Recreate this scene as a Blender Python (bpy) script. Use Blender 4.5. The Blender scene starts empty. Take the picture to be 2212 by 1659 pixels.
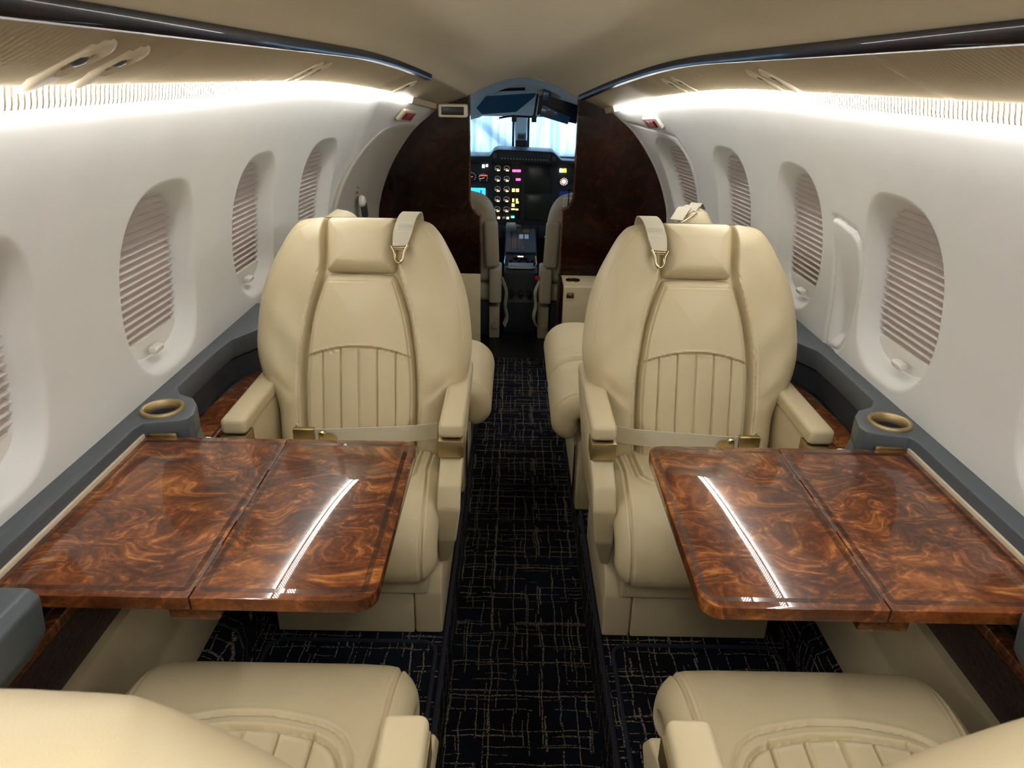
import bpy, bmesh, math, random
import numpy as np
from mathutils import Vector, Matrix

random.seed(7)
S = bpy.context.scene
COL = S.collection
PI = math.pi
R = math.radians

# ------------------------------------------------------------------ camera, world, exposure
cam_d = bpy.data.cameras.new('camera')
cam_d.sensor_width = 36.0
cam_d.lens = 1534 / 2212 * 36
cam_d.clip_start = 0.01
cam_d.dof.use_dof = True
cam_d.dof.focus_distance = 1.5
cam_d.dof.aperture_fstop = 14.0
cam = bpy.data.objects.new('camera', cam_d)
COL.objects.link(cam)
cam.matrix_world = (Matrix.Translation((-.03, 0, 1.29)) @ Matrix.Rotation(R(-.08), 4, 'Z')
                    @ Matrix.Rotation(R(90 - 23.44), 4, 'X') @ Matrix.Rotation(R(1.1), 4, 'Z'))
S.camera = cam

world = bpy.data.worlds.new('world')
S.world = world
world.use_nodes = True
bg = world.node_tree.nodes['Background']
bg.inputs[0].default_value = (.66, .84, 1.0, 1)
bg.inputs[1].default_value = 1.9

S.view_settings.view_transform = 'Standard'
S.view_settings.look = 'None'
S.view_settings.gamma = 1
S.view_settings.use_curve_mapping = False
S.view_settings.exposure = 0.95
LED = 15.0            # emission of the ribbed cove lenses
TUBE = 28.0           # emission of the tubes washing the walls
S.cycles.max_bounces = 5
S.cycles.diffuse_bounces = 3
S.cycles.glossy_bounces = 3
S.cycles.transmission_bounces = 3
S.cycles.caustics_reflective = False
S.cycles.caustics_refractive = False
S.cycles.use_light_tree = False
S.cycles.use_adaptive_sampling = True
S.cycles.adaptive_threshold = 0.05
S.cycles.sample_clamp_indirect = 6
S.cycles.use_denoising = True

# ------------------------------------------------------------------ tags and mesh helpers
def tag(o, label=None, cat=None, group=None, kind=None):
    if label: o['label'] = label
    if cat: o['category'] = cat
    if group: o['group'] = group
    if kind: o['kind'] = kind
    return o

def empty(name, loc=(0, 0, 0), rz=0):
    o = bpy.data.objects.new(name, None)
    o.empty_display_size = .05
    o.location = loc
    o.rotation_euler = (0, 0, rz)
    COL.objects.link(o)
    return o

def finish(me, mat, angle=40):
    me.polygons.foreach_set('use_smooth', [True] * len(me.polygons))
    me.set_sharp_from_angle(angle=R(angle))
    if mat: me.materials.append(mat)

def link(name, me, parent=None):
    o = bpy.data.objects.new(name, me)
    COL.objects.link(o)
    if parent: o.parent = parent
    return o

class MB:
    """collects shapes into one mesh"""
    def __init__(s): s.bm = bmesh.new()
    def add(s, b):
        me = bpy.data.meshes.new('t'); b.to_mesh(me); b.free()
        s.bm.from_mesh(me); bpy.data.meshes.remove(me)
        return s
    def box(s, x0, x1, y0, y1, z0, z1, bev=0, seg=3, M=None):
        b = bmesh.new()
        bmesh.ops.create_cube(b, size=1)
        bmesh.ops.scale(b, vec=(abs(x1 - x0), abs(y1 - y0), abs(z1 - z0)), verts=b.verts)
        bmesh.ops.translate(b, vec=((x0 + x1) / 2, (y0 + y1) / 2, (z0 + z1) / 2), verts=b.verts)
        if bev: bmesh.ops.bevel(b, geom=b.edges[:], offset=bev, segments=seg, affect='EDGES', profile=.5, clamp_overlap=True)
        if M: bmesh.ops.transform(b, matrix=M, verts=b.verts)
        return s.add(b)
    def prism(s, pts, axis, a, b_, bev=0, seg=3, M=None, capbev=True):
        """polygon in the plane normal to axis, extruded a..b"""
        b = bmesh.new()
        f = {'x': lambda p, t: (t, p[0], p[1]), 'y': lambda p, t: (p[0], t, p[1]), 'z': lambda p, t: (p[0], p[1], t)}[axis]
        v0 = [b.verts.new(f(p, a)) for p in pts]
        v1 = [b.verts.new(f(p, b_)) for p in pts]
        n = len(pts)
        b.faces.new(v0); b.faces.new(v1[::-1])
        for i in range(n): b.faces.new((v0[i], v0[(i + 1) % n], v1[(i + 1) % n], v1[i]))
        bmesh.ops.recalc_face_normals(b, faces=b.faces)
        if bev:
            es = [e for e in b.edges if capbev or abs(f((0, 0), 1)[0]) < 2]
            bmesh.ops.bevel(b, geom=es, offset=bev, segments=seg, affect='EDGES', profile=.5, clamp_overlap=True)
        if M: bmesh.ops.transform(b, matrix=M, verts=b.verts)
        return s.add(b)
    def tube(s, path, r, n=8, sq=None, cap=True, up=Vector((0, 0, 1))):
        """sweep a circle (or the section sq) along path"""
        b = bmesh.new()
        P = [Vector(p) for p in path]
        rings = []
        for i, p in enumerate(P):
            t = (P[min(i + 1, len(P) - 1)] - P[max(i - 1, 0)]).normalized()
            u = up - t * up.dot(t)
            if u.length < 1e-4: u = Vector((1, 0, 0)) - t * t.x
            u.normalize(); w = t.cross(u)
            rr = r[i] if isinstance(r, (list, tuple)) else r
            sec = sq or [(math.cos(2 * PI * k / n) * rr, math.sin(2 * PI * k / n) * rr) for k in range(n)]
            rings.append([b.verts.new(p + w * a + u * c) for a, c in sec])
        m = len(rings[0])
        for i in range(len(rings) - 1):
            for k in range(m):
                b.faces.new((rings[i][k], rings[i][(k + 1) % m], rings[i + 1][(k + 1) % m], rings[i + 1][k]))
        if cap:
            b.faces.new(rings[0]); b.faces.new(rings[-1][::-1])
        bmesh.ops.recalc_face_normals(b, faces=b.faces)
        return s.add(b)
    def lathe(s, prof, n=32, M=None, cap=True):
        b = bmesh.new(); rings = []
        for r, z in prof:
            rings.append([b.verts.new((r * math.cos(2 * PI * k / n), r * math.sin(2 * PI * k / n), z)) for k in range(n)])
        for i in range(len(rings) - 1):
            for k in range(n):
                b.faces.new((rings[i][k], rings[i][(k + 1) % n], rings[i + 1][(k + 1) % n], rings[i + 1][k]))
        if cap and prof[0][0] > 1e-5: b.faces.new(rings[0])
        if cap and prof[-1][0] > 1e-5: b.faces.new(rings[-1][::-1])
        bmesh.ops.remove_doubles(b, verts=b.verts, dist=1e-6)
        bmesh.ops.recalc_face_normals(b, faces=b.faces)
        if M: bmesh.ops.transform(b, matrix=M, verts=b.verts)
        return s.add(b)
    def grid(s, V, flip=False, closed=False):
        """V: array (n, m, 3)"""
        b = bmesh.new(); n, m = V.shape[:2]
        vs = [[b.verts.new(V[i, j]) for j in range(m)] for i in range(n)]
        for i in range(n - 1):
            for j in range(m - (0 if closed else 1)):
                q = (vs[i][j], vs[i][(j + 1) % m], vs[i + 1][(j + 1) % m], vs[i + 1][j])
                b.faces.new(q[::-1] if flip else q)
        return s.add(b)
    def xf(s, M):
        bmesh.ops.transform(s.bm, matrix=M, verts=s.bm.verts); return s
    def mesh(s, name, mat, angle=40, mirror=False):
        if mirror:
            bmesh.ops.scale(s.bm, vec=(-1, 1, 1), verts=s.bm.verts)
            bmesh.ops.reverse_faces(s.bm, faces=s.bm.faces)
        me = bpy.data.meshes.new(name); s.bm.to_mesh(me); s.bm.free()
        finish(me, mat, angle); return me
    def build(s, name, mat, parent=None, angle=40):
        return link(name, s.mesh(name, mat, angle), parent)

def gridmesh(name, V, mat, parent=None, flip=False, angle=40):
    """fast grid mesh from an (n, m, 3) array"""
    n, m = V.shape[:2]
    idx = np.arange(n * m).reshape(n, m)
    q = np.stack([idx[:-1, :-1], idx[:-1, 1:], idx[1:, 1:], idx[1:, :-1]], -1).reshape(-1, 4)
    if flip: q = q[:, ::-1]
    me = bpy.data.meshes.new(name)
    me.from_pydata(V.reshape(-1, 3).tolist(), [], q.tolist())
    finish(me, mat, angle)
    return link(name, me, parent)

def boolean(o, cutters):
    for c in cutters:
        m = o.modifiers.new('b', 'BOOLEAN'); m.operation = 'DIFFERENCE'; m.object = c; m.solver = 'EXACT'
    dg = bpy.context.evaluated_depsgraph_get(); dg.update()
    me = bpy.data.meshes.new_from_object(o.evaluated_get(dg))
    o.modifiers.clear(); o.data = me
    me.polygons.foreach_set('use_smooth', [True] * len(me.polygons)); me.set_sharp_from_angle(angle=R(35))
    for c in cutters: bpy.data.objects.remove(c)

def text_mesh(txt, size, depth, mat, name, parent=None, M=None, squash=1, bold=0):
    cu = bpy.data.curves.new('t', 'FONT'); cu.body = txt; cu.size = size; cu.extrude = depth
    cu.offset = bold; cu.align_x = 'CENTER'; cu.align_y = 'CENTER'; cu.resolution_u = 3
    o = bpy.data.objects.new('t', cu); COL.objects.link(o)
    dg = bpy.context.evaluated_depsgraph_get(); dg.update()
    me = bpy.data.meshes.new_from_object(o.evaluated_get(dg))
    bpy.data.objects.remove(o); bpy.data.curves.remove(cu)
    if M: me.transform(M @ Matrix.Diagonal((squash, 1, 1, 1)))
    me.materials.clear(); me.materials.append(mat)
    return link(name, me, parent)

def catmull(pts, n):
    P = np.array(pts, float)
    P = np.vstack([2 * P[0] - P[1], P, 2 * P[-1] - P[-2]])
    out = []
    m = len(P) - 3
    for t in np.linspace(0, m, n):
        i = min(int(t), m - 1); f = t - i
        a, b, c, d = P[i:i + 4]
        out.append(.5 * ((2 * b) + (-a + c) * f + (2 * a - 5 * b + 4 * c - d) * f * f + (-a + 3 * b - 3 * c + d) * f ** 3))
    return np.array(out)

def rrect(x0, x1, y0, y1, r, n=8):
    out = []
    for cx, cy, a0 in ((x1 - r, y1 - r, 0), (x0 + r, y1 - r, 90), (x0 + r, y0 + r, 180), (x1 - r, y0 + r, 270)):
        for k in range(n + 1):
            a = R(a0 + 90 * k / n); out.append((cx + r * math.cos(a), cy + r * math.sin(a)))
    return out

def segdist(P, poly, closed=True):
    """distance of the points P (k, 2) to a polyline"""
    A = np.array(poly, float)
    B = np.roll(A, -1, 0) if closed else A[1:]
    if not closed: A = A[:-1]
    d = np.full(len(P), 1e9)
    for a, b in zip(A, B):
        ab = b - a; L = (ab ** 2).sum()
        if L < 1e-14: continue
        t = np.clip(((P - a) @ ab) / L, 0, 1)
        q = P - (a + t[:, None] * ab)
        d = np.minimum(d, (q ** 2).sum(1))
    return np.sqrt(d)

def inside(P, poly):
    A = np.array(poly, float); B = np.roll(A, -1, 0)
    c = np.zeros(len(P), bool)
    for a, b in zip(A, B):
        if a[1] == b[1]: continue
        m = ((a[1] > P[:, 1]) != (b[1] > P[:, 1])) & (P[:, 0] < (b[0] - a[0]) * (P[:, 1] - a[1]) / (b[1] - a[1]) + a[0])
        c ^= m
    return c

def smooth(t):
    t = np.clip(t, 0, 1); return t * t * (3 - 2 * t)

def pad(outline, T, r, mapf, grooves=(), Tb=.02, rb=None, nu=60, nv=60, dome=0, sink=None, wr=None, gb=()):
    """a stuffed pad: outline in (u, v), front height T with edge radius r, back depth Tb.
    grooves: (polyline, width, depth, closed); sink: (outline, depth, round) pressed-in area;
    mapf turns (u, v, w) arrays into points."""
    O = np.array(outline, float)
    v0, v1 = O[:, 1].min(), O[:, 1].max()
    vs = v0 + (v1 - v0) * (1 - np.cos(np.linspace(0, PI, nv))) / 2
    vs = .45 * vs + .55 * np.linspace(v0, v1, nv)
    B = np.roll(O, -1, 0)
    U = np.zeros((nv, nu)); Vv = np.zeros((nv, nu))
    tt = (1 - np.cos(np.linspace(0, PI, nu))) / 2
    tt = .4 * tt + .6 * np.linspace(0, 1, nu)
    for i, v in enumerate(vs):
        vc = min(max(v, v0 + 1e-6), v1 - 1e-6)
        xs = []
        for a, b in zip(O, B):
            if (a[1] <= vc) != (b[1] <= vc):
                xs.append(a[0] + (vc - a[1]) / (b[1] - a[1]) * (b[0] - a[0]))
        if not xs: xs = [0, 0]
        U[i] = min(xs) + (max(xs) - min(xs)) * tt
        Vv[i] = v
    P = np.stack([U.ravel(), Vv.ravel()], 1)
    d = segdist(P, O)
    t = np.clip(d / r, 0, 1)
    W = T * np.sqrt(np.clip(1 - (1 - t) ** 2, 0, 1))
    if dome: W += dome * smooth(d / max(d.max(), 1e-6))
    if sink:
        so, sd, sr = sink
        ds = segdist(P, so); ins = inside(P, so)
        sg = np.where(ins, -ds, ds)
        W -= sd * (1 - smooth((sg + sr * .3) / sr))
    for g in grooves:
        poly, wd, dp = g[:3]
        dd = segdist(P, poly, closed=(len(g) > 3 and g[3]))
        prof = -np.exp(-(dd / wd) ** 2) + .18 * np.exp(-((dd - 2.2 * wd) / wd) ** 2)
        W += dp * prof * smooth(t * 1.5)
    if wr is not None: W += wr(P) * smooth(t)
    tb = np.clip(d / (rb or r), 0, 1)
    Wb = -Tb * np.sqrt(np.clip(1 - (1 - tb) ** 2, 0, 1))
    for poly, wd, dp in gb:
        dd = segdist(P, poly, False)
        Wb -= dp * (-np.exp(-(dd / wd) ** 2) + .5 * np.exp(-((dd - 2.0 * wd) / wd) ** 2)) * smooth(tb * 1.5)
    F = mapf(P[:, 0], P[:, 1], W).reshape(nv, nu, 3)
    Bk = mapf(P[:, 0], P[:, 1], Wb).reshape(nv, nu, 3)
    b = bmesh.new()
    for G, flip in ((F, False), (Bk, True)):
        vsx = [[b.verts.new(G[i, j]) for j in range(nu)] for i in range(nv)]
        for i in range(nv - 1):
            for j in range(nu - 1):
                q = (vsx[i][j], vsx[i][j + 1], vsx[i + 1][j + 1], vsx[i + 1][j])
                b.faces.new(q[::-1] if flip else q)
    bmesh.ops.remove_doubles(b, verts=b.verts, dist=2e-5)
    bmesh.ops.dissolve_degenerate(b, edges=b.edges, dist=1e-6)
    bmesh.ops.recalc_face_normals(b, faces=b.faces)
    m = MB(); m.add(b); return m

# ------------------------------------------------------------------ materials
class N:
    def __init__(s, name):
        s.m = bpy.data.materials.new(name); s.m.use_nodes = True
        s.t = s.m.node_tree; s.b = s.t.nodes['Principled BSDF']
    def n(s, typ, **kw):
        nd = s.t.nodes.new(typ)
        for k, v in kw.items():
            if k in nd.inputs: s.set(nd.inputs[k], v)
            else: setattr(nd, k, v)
        return nd
    def set(s, sock, v):
        if hasattr(v, 'is_output') or isinstance(v, bpy.types.NodeSocket): s.t.links.new(v, sock)
        else: sock.default_value = v
    def math(s, op, a, b=None, c=None):
        nd = s.t.nodes.new('ShaderNodeMath'); nd.operation = op
        for i, v in enumerate((a, b, c)):
            if v is not None: s.set(nd.inputs[i], v)
        return nd.outputs[0]
    def pos(s):
        return s.t.nodes.new('ShaderNodeNewGeometry').outputs['Position']
    def obj(s):
        return s.t.nodes.new('ShaderNodeTexCoord').outputs['Object']
    def noise(s, vec, scale, detail=2, rough=.5, dist=0):
        nd = s.n('ShaderNodeTexNoise', Scale=scale, Detail=detail, Roughness=rough, Distortion=dist)
        if vec is not None: s.t.links.new(vec, nd.inputs['Vector'])
        return nd
    def ramp(s, fac, stops):
        nd = s.t.nodes.new('ShaderNodeValToRGB'); s.t.links.new(fac, nd.inputs[0])
        cr = nd.color_ramp
        while len(cr.elements) < len(stops): cr.elements.new(.5)
        for e, (p, c) in zip(cr.elements, stops): e.position = p; e.color = (*c, 1)
        return nd.outputs[0]
    def bump(s, h, strength, dist):
        nd = s.n('ShaderNodeBump', Strength=strength, Distance=dist); s.t.links.new(h, nd.inputs['Height'])
        s.t.links.new(nd.outputs[0], s.b.inputs['Normal'])
    def p(s, **kw):
        for k, v in kw.items():
            s.set(s.b.inputs[k.replace('_', ' ')], v)
        return s

def simple(name, col, rough=.5, metal=0, spec=.5, noise=0, nscale=300, emit=None, es=0, coat=0):
    a = N(name)
    a.p(Base_Color=(*col, 1), Roughness=rough, Metallic=metal)
    a.b.inputs['Specular IOR Level'].default_value = spec
    if noise:
        a.bump(a.noise(a.obj(), nscale, 3).outputs[0], noise, .001)
    if coat: a.b.inputs['Coat Weight'].default_value = coat
    if emit:
        a.b.inputs['Emission Color'].default_value = (*emit, 1); a.b.inputs['Emission Strength'].default_value = es
    return a.m

def leather(name, c1, c2, rough=.42, strength=.12):
    a = N(name)
    o = a.obj()
    n1 = a.noise(o, 6, 3)
    col = a.ramp(n1.outputs[0], [(.3, c1), (.7, c2)])
    a.p(Base_Color=col, Roughness=rough)
    h = a.math('ADD', a.noise(o, 620, 1).outputs[0], a.math('MULTIPLY', a.noise(o, 35, 2).outputs[0], 1.2))
    a.bump(h, strength, .0012)
    a.b.inputs['Specular IOR Level'].default_value = .4
    return a.m

M_leather = leather('cream_leather', (.60, .505, .315), (.64, .54, .345))
M_leather_d = leather('cream_leather_smooth', (.56, .47, .295), (.60, .505, .325), .5, .05)
M_wall = leather('ivory_wall_covering', (.735, .735, .71), (.765, .765, .745), .7, .08)
M_head = simple('tan_headliner', (.55, .475, .335), .85, noise=.2, nscale=700)
M_panel = simple('beige_overhead_plastic', (.35, .285, .19), .5)
M_fix = simple('beige_fixture_plastic', (.50, .42, .29), .5)
M_lower = simple('beige_lower_panel', (.42, .35, .22), .55, noise=.05)
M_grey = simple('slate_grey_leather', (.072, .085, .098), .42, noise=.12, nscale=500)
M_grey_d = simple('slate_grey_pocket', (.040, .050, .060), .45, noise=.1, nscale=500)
M_blind = simple('pleated_blind_cloth', (.62, .55, .51), .8)
M_white = simple('white_plastic', (.80, .77, .72), .35)
M_cream_p = simple('cream_plastic', (.66, .58, .44), .4)
M_black = simple('black_plastic', (.006, .006, .007), .4)
M_dark = simple('dark_panel_paint', (.012, .015, .018), .55)
M_darkgrey = simple('charcoal_metal', (.05, .055, .06), .45)
M_chrome = simple('chrome', (.75, .76, .78), .15, 1)
M_navy = simple('navy_edge_binding', (.008, .011, .022), .9, noise=.6, nscale=400)
M_web = simple('beige_webbing', (.60, .55, .42), .6)
M_blue = simple('blue_visor_acrylic', (.02, .09, .18), .15, coat=.3)
M_visor = simple('dark_visor_acrylic', (.006, .012, .02), .2)
M_red = simple('exit_red', (.33, .006, .02), .4)
M_signtxt = simple('exit_letter_pink', (.85, .50, .52), .5)
M_glasspost = simple('windshield_post_paint', (.60, .64, .62), .6)
M_cock = simple('cockpit_headliner', (.62, .61, .58), .85, noise=.2, nscale=600)
M_cockseat = simple('cockpit_seat_leather', (.52, .45, .32), .5, noise=.1)
M_tube = simple('cove_tube_light', (1, 1, 1), .5, emit=(1.0, .985, .955), es=TUBE)
M_led = simple('cove_lens_light', (1, 1, 1), .5, emit=(1.0, .985, .955), es=LED)

def brass(name='brushed_brass', c=(.42, .32, .15), rough=.33):
    a = N(name)
    mp = a.n('ShaderNodeMapping'); mp.inputs['Scale'].default_value = (1500, 60, 12)
    a.t.links.new(a.obj(), mp.inputs[0])
    n = a.noise(mp.outputs[0], 1, 2)
    a.p(Base_Color=(*c, 1), Metallic=1, Roughness=a.math('MULTIPLY_ADD', n.outputs[0], .25, rough - .1))
    a.bump(n.outputs[0], .15, .0004)
    return a.m
M_brass = brass()
M_brass_l = brass('antique_brass', (.50, .40, .22), .38)
M_gold = simple('polished_brass', (.62, .50, .28), .2, 1)

def burl(name, dark=1.0, rough=.3, t=(1, 1, 1)):
    a = N(name)
    o = a.obj()
    # slow warp of the sheet, then layered figure that flows around eyes
    n0 = a.noise(o, 4.0, 2, .5, .6)
    mix = a.n('ShaderNodeVectorMath', operation='MULTIPLY_ADD')
    a.t.links.new(n0.outputs['Color'], mix.inputs[0]); mix.inputs[1].default_value = (.30, .30, .30); a.t.links.new(o, mix.inputs[2])
    mp = a.n('ShaderNodeMapping'); mp.inputs['Scale'].default_value = (1.0, 1.9, 1.4); mp.inputs['Rotation'].default_value = (0, 0, .55)
    a.t.links.new(mix.outputs[0], mp.inputs[0])
    w = a.noise(mp.outputs[0], 7.5, 3, .55, 1.3)
    ringv = a.math('PINGPONG', a.math('MULTIPLY', w.outputs[0], 6.5), .5)
    ring = a.math('POWER', a.math('MULTIPLY', ringv, 2), 2.2)
    patch = a.noise(mp.outputs[0], 9, 5, .62, 1.6)
    fine = a.noise(o, 120, 4, .65, .5)
    big = a.noise(o, 3.4, 2, .5, .8)
    f = a.math('MULTIPLY', ring, a.math('MULTIPLY', a.math('SUBTRACT', patch.outputs[0], .30), 1.15))
    f = a.math('ADD', f, a.math('MULTIPLY', a.math('SUBTRACT', patch.outputs[0], .5), .95))
    f = a.math('ADD', f, a.math('MULTIPLY', a.math('SUBTRACT', big.outputs[0], .5), .9))
    f = a.math('ADD', f, a.math('MULTIPLY', a.math('SUBTRACT', fine.outputs[0], .5), .40))
    f = a.math('ADD', f, .30)
    stops = [(.04, (.036, .010, .004)), (.28, (.100, .028, .009)), (.46, (.200, .060, .015)), (.66, (.33, .118, .028)), (.92, (.47, .21, .066))]
    col = a.ramp(f, [(p_, tuple(c_ * dark * k_ for c_, k_ in zip(cc, t))) for p_, cc in stops])
    a.p(Base_Color=col, Roughness=rough)
    a.b.inputs['Specular IOR Level'].default_value = .1
    a.b.inputs['Coat Weight'].default_value = 1.0
    a.b.inputs['Coat Roughness'].default_value = .02
    return a.m
M_burl = burl('glossy_burl_veneer')
M_burl_d = burl('dark_burl_veneer', .060, t=(1.15, .6, .6))
M_burl_d.node_tree.nodes['Principled BSDF'].inputs['Coat Weight'].default_value = .24
M_burl_edge = burl('burl_edging', .45)

def carpet():
    a = N('navy_crosshatch_carpet')
    pos = a.pos()
    sep = a.n('ShaderNodeSeparateXYZ'); a.t.links.new(pos, sep.inputs[0])
    x, y, z = sep.outputs
    wob = a.math('MULTIPLY', a.math('SUBTRACT', a.noise(pos, 14, 2).outputs[0], .5), .016)
    x = a.math('ADD', a.math('ADD', x, z), wob); y2 = a.math('ADD', a.math('SUBTRACT', y, z), wob)
    brk = a.noise(pos, 260, 1).outputs[0]
    tot = None
    def lines(p, q, k, wd, seed, thr):
        pk = a.math('MULTIPLY', p, k)
        cell = a.math('FLOOR', pk)
        wn = a.n('ShaderNodeTexWhiteNoise', noise_dimensions='2D')
        cv = a.n('ShaderNodeCombineXYZ'); a.t.links.new(cell, cv.inputs[0]); cv.inputs[1].default_value = seed
        a.t.links.new(cv.outputs[0], wn.inputs['Vector'])
        c = a.math('MULTIPLY_ADD', wn.outputs['Value'], .5, .25)
        dd = a.math('ABSOLUTE', a.math('SUBTRACT', a.math('FRACT', pk), c))
        ln = a.math('LESS_THAN', dd, wd * k)
        cv2 = a.n('ShaderNodeCombineXYZ'); a.t.links.new(a.math('MULTIPLY', cell, 3.7 + seed), cv2.inputs[0])
        a.t.links.new(a.math('MULTIPLY', q, 7.0), cv2.inputs[1])
        m = a.math('GREATER_THAN', a.noise(cv2.outputs[0], 1, 1).outputs[0], thr)
        return a.math('MULTIPLY', ln, m)
    for args in ((x, y2, 26, .0014, 1.3, .46), (x, y2, 11, .0022, 4.1, .50), (x, y2, 48, .0010, 8.2, .56),
                 (y2, x, 22, .0013, 2.7, .44), (y2, x, 9.5, .0020, 6.3, .47), (y2, x, 40, .0009, 9.9, .55)):
        l = lines(*args)
        tot = l if tot is None else a.math('MAXIMUM', tot, l)
    tot = a.math('MULTIPLY', tot, a.math('GREATER_THAN', brk, .445))
    basec = a.ramp(a.noise(pos, 5, 2).outputs[0], [(.35, (.0035, .0042, .006)), (.65, (.0055, .0075, .0145))])
    mx = a.n('ShaderNodeMix', data_type='RGBA')
    a.t.links.new(tot, mx.inputs['Factor']); a.t.links.new(basec, mx.inputs['A']); mx.inputs['B'].default_value = (.185, .16, .115, 1)
    a.p(Base_Color=mx.outputs['Result'], Roughness=.95)
    a.b.inputs['Specular IOR Level'].default_value = .1
    a.bump(a.math('ADD', a.noise(pos, 500, 2).outputs[0], tot), .5, .002)
    return a.m
M_carpet = carpet()

def crackle():
    a = N('brown_crackle_leather')
    o = a.obj()
    v = a.n('ShaderNodeTexVoronoi', Scale=75.0, feature='DISTANCE_TO_EDGE'); a.t.links.new(o, v.inputs['Vector'])
    h = a.math('MINIMUM', v.outputs['Distance'], .12)
    a.p(Base_Color=(.040, .022, .020, 1), Roughness=.42)
    a.bump(h, .8, .006)
    return a.m
M_crackle = crackle()

def film():
    """translucent protective film on the windshield"""
    a = N('hazy_windshield_film')
    t = a.t
    out = t.nodes['Material Output']
    mp = a.n('ShaderNodeMapping'); mp.inputs['Scale'].default_value = (26, 1, 1.5); mp.inputs['Rotation'].default_value = (0, .25, 0)
    t.links.new(a.pos(), mp.inputs[0])
    n = a.noise(mp.outputs[0], 1.2, 4, .55, .8)
    col = a.ramp(n.outputs[0], [(.3, (.42, .52, .62)), (.5, (.66, .78, .88)), (.7, (.80, .90, .97))])
    tr = a.n('ShaderNodeBsdfTranslucent'); t.links.new(col, tr.inputs[0])
    tp = a.n('ShaderNodeBsdfTransparent'); t.links.new(col, tp.inputs[0])
    mx = a.n('ShaderNodeMixShader'); mx.inputs[0].default_value = .35
    t.links.new(tr.outputs[0], mx.inputs[1]); t.links.new(tp.outputs[0], mx.inputs[2])
    t.links.new(mx.outputs[0], out.inputs[0])
    return a.m
M_film = film()
def glow(name, c, s): return simple(name, tuple(v * .2 for v in c), .5, emit=c, es=s)
G_amber = glow('amber_light', (1, .62, .12), 3.0)
G_orange = glow('gauge_digit_light', (1, .60, .28), 2.6)
G_pink = glow('magenta_light', (1, .05, .28), 3.2)
G_red = glow('red_light', (1, .02, .02), 1.0)
G_green = glow('green_light', (.1, 1, .55), 2.4)
G_white = glow('white_light', (1, .95, .95), 3.0)
G_yellow = glow('yellow_light', (1, .75, .03), 3.5)
G_cyan = glow('cyan_screen', (.02, .45, 1), 1.4)
G_dkblue = glow('dim_blue_screen', (.002, .006, .05), .6)
G_tick = glow('gauge_tick_light', (.85, .78, .66), .55)
G_teal = glow('switch_legend_light', (.45, .75, .68), .7)
G_paleb = glow('clock_face_light', (.45, .5, .95), 1.3)

# ------------------------------------------------------------------ fuselage lining
YF, YB = 3.30, -2.10           # front bulkhead, rear end of what is built
A_WALL = [(.742, .58), (.742, .70), (.747, .80), (.742, .90), (.724, 1.00), (.692, 1.10), (.648, 1.19), (.597, 1.262)]
B_WALL = [(.66, .58), (.665, .70), (.645, .79), (.60, .90), (.545, .99), (.48, 1.07), (.42, 1.12), (.365, 1.165)]
A_PAN = [(.573, 1.2715), (.545, 1.283), (.50, 1.303), (.43, 1.337)]
B_PAN = [(.342, 1.166), (.33, 1.171), (.29, 1.187), (.235, 1.205)]
A_LENS = [(.589, 1.2450), (.582, 1.2465), (.5800, 1.2585), (.5752, 1.2745)]
B_LENS = [(.358, 1.146), (.352, 1.148), (.349, 1.157), (.3445, 1.1690)]
A_CEI = [(.43, 1.3375), (.36, 1.385), (.25, 1.412), (.12, 1.424), (0, 1.427)]
B_CEI = [(.235, 1.2055), (.18, 1.238), (.12, 1.262), (.06, 1.279), (0, 1.284)]

def blend(Y):
    t = np.clip((np.asarray(Y, float) - 1.8) / 1.5, 0, 1)
    return t ** 2.2

def prof(A, B, n):
    return catmull(A, n), catmull(B, n)

WA, WB = prof(A_WALL, B_WALL, 400)
def wall_pt(Y, z):
    """inner wall half width at (Y, z) mid wall"""
    w = float(blend(Y))
    P = WA * (1 - w) + WB * w
    return float(np.interp(z, P[:, 1], P[:, 0]))

def surf(which, side, Y, s, off=0):
    """point, outward normal and upward tangent on a lining surface; s in 0..1"""
    A, B = {'wall': (A_WALL, B_WALL), 'lens': (A_LENS, B_LENS), 'pan': (A_PAN, B_PAN), 'cei': (A_CEI, B_CEI)}[which]
    PA, PB = prof(A, B, 101)
    def p(y, ss):
        w = float(blend(y)); q = PA * (1 - w) + PB * w
        x = np.interp(ss * 100, range(101), q[:, 0]); z = np.interp(ss * 100, range(101), q[:, 1])
        return Vector((side * x, y, z))
    c = p(Y, s)
    ds, dy = p(Y, min(s + .02, 1)) - p(Y, max(s - .02, 0)), p(Y + .01, s) - p(Y - .01, s)
    t = ds.normalized(); l = dy.normalized()
    n = l.cross(t).normalized()
    if n.x * side > 0: n = -n       # towards the cabin
    return c + n * off, n, t, l

WIN = {-1: [.83, 1.385, 1.935, 2.48], 1: [.815, 1.37, 1.915, 2.46, 3.0]}
WZ = .905

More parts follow.
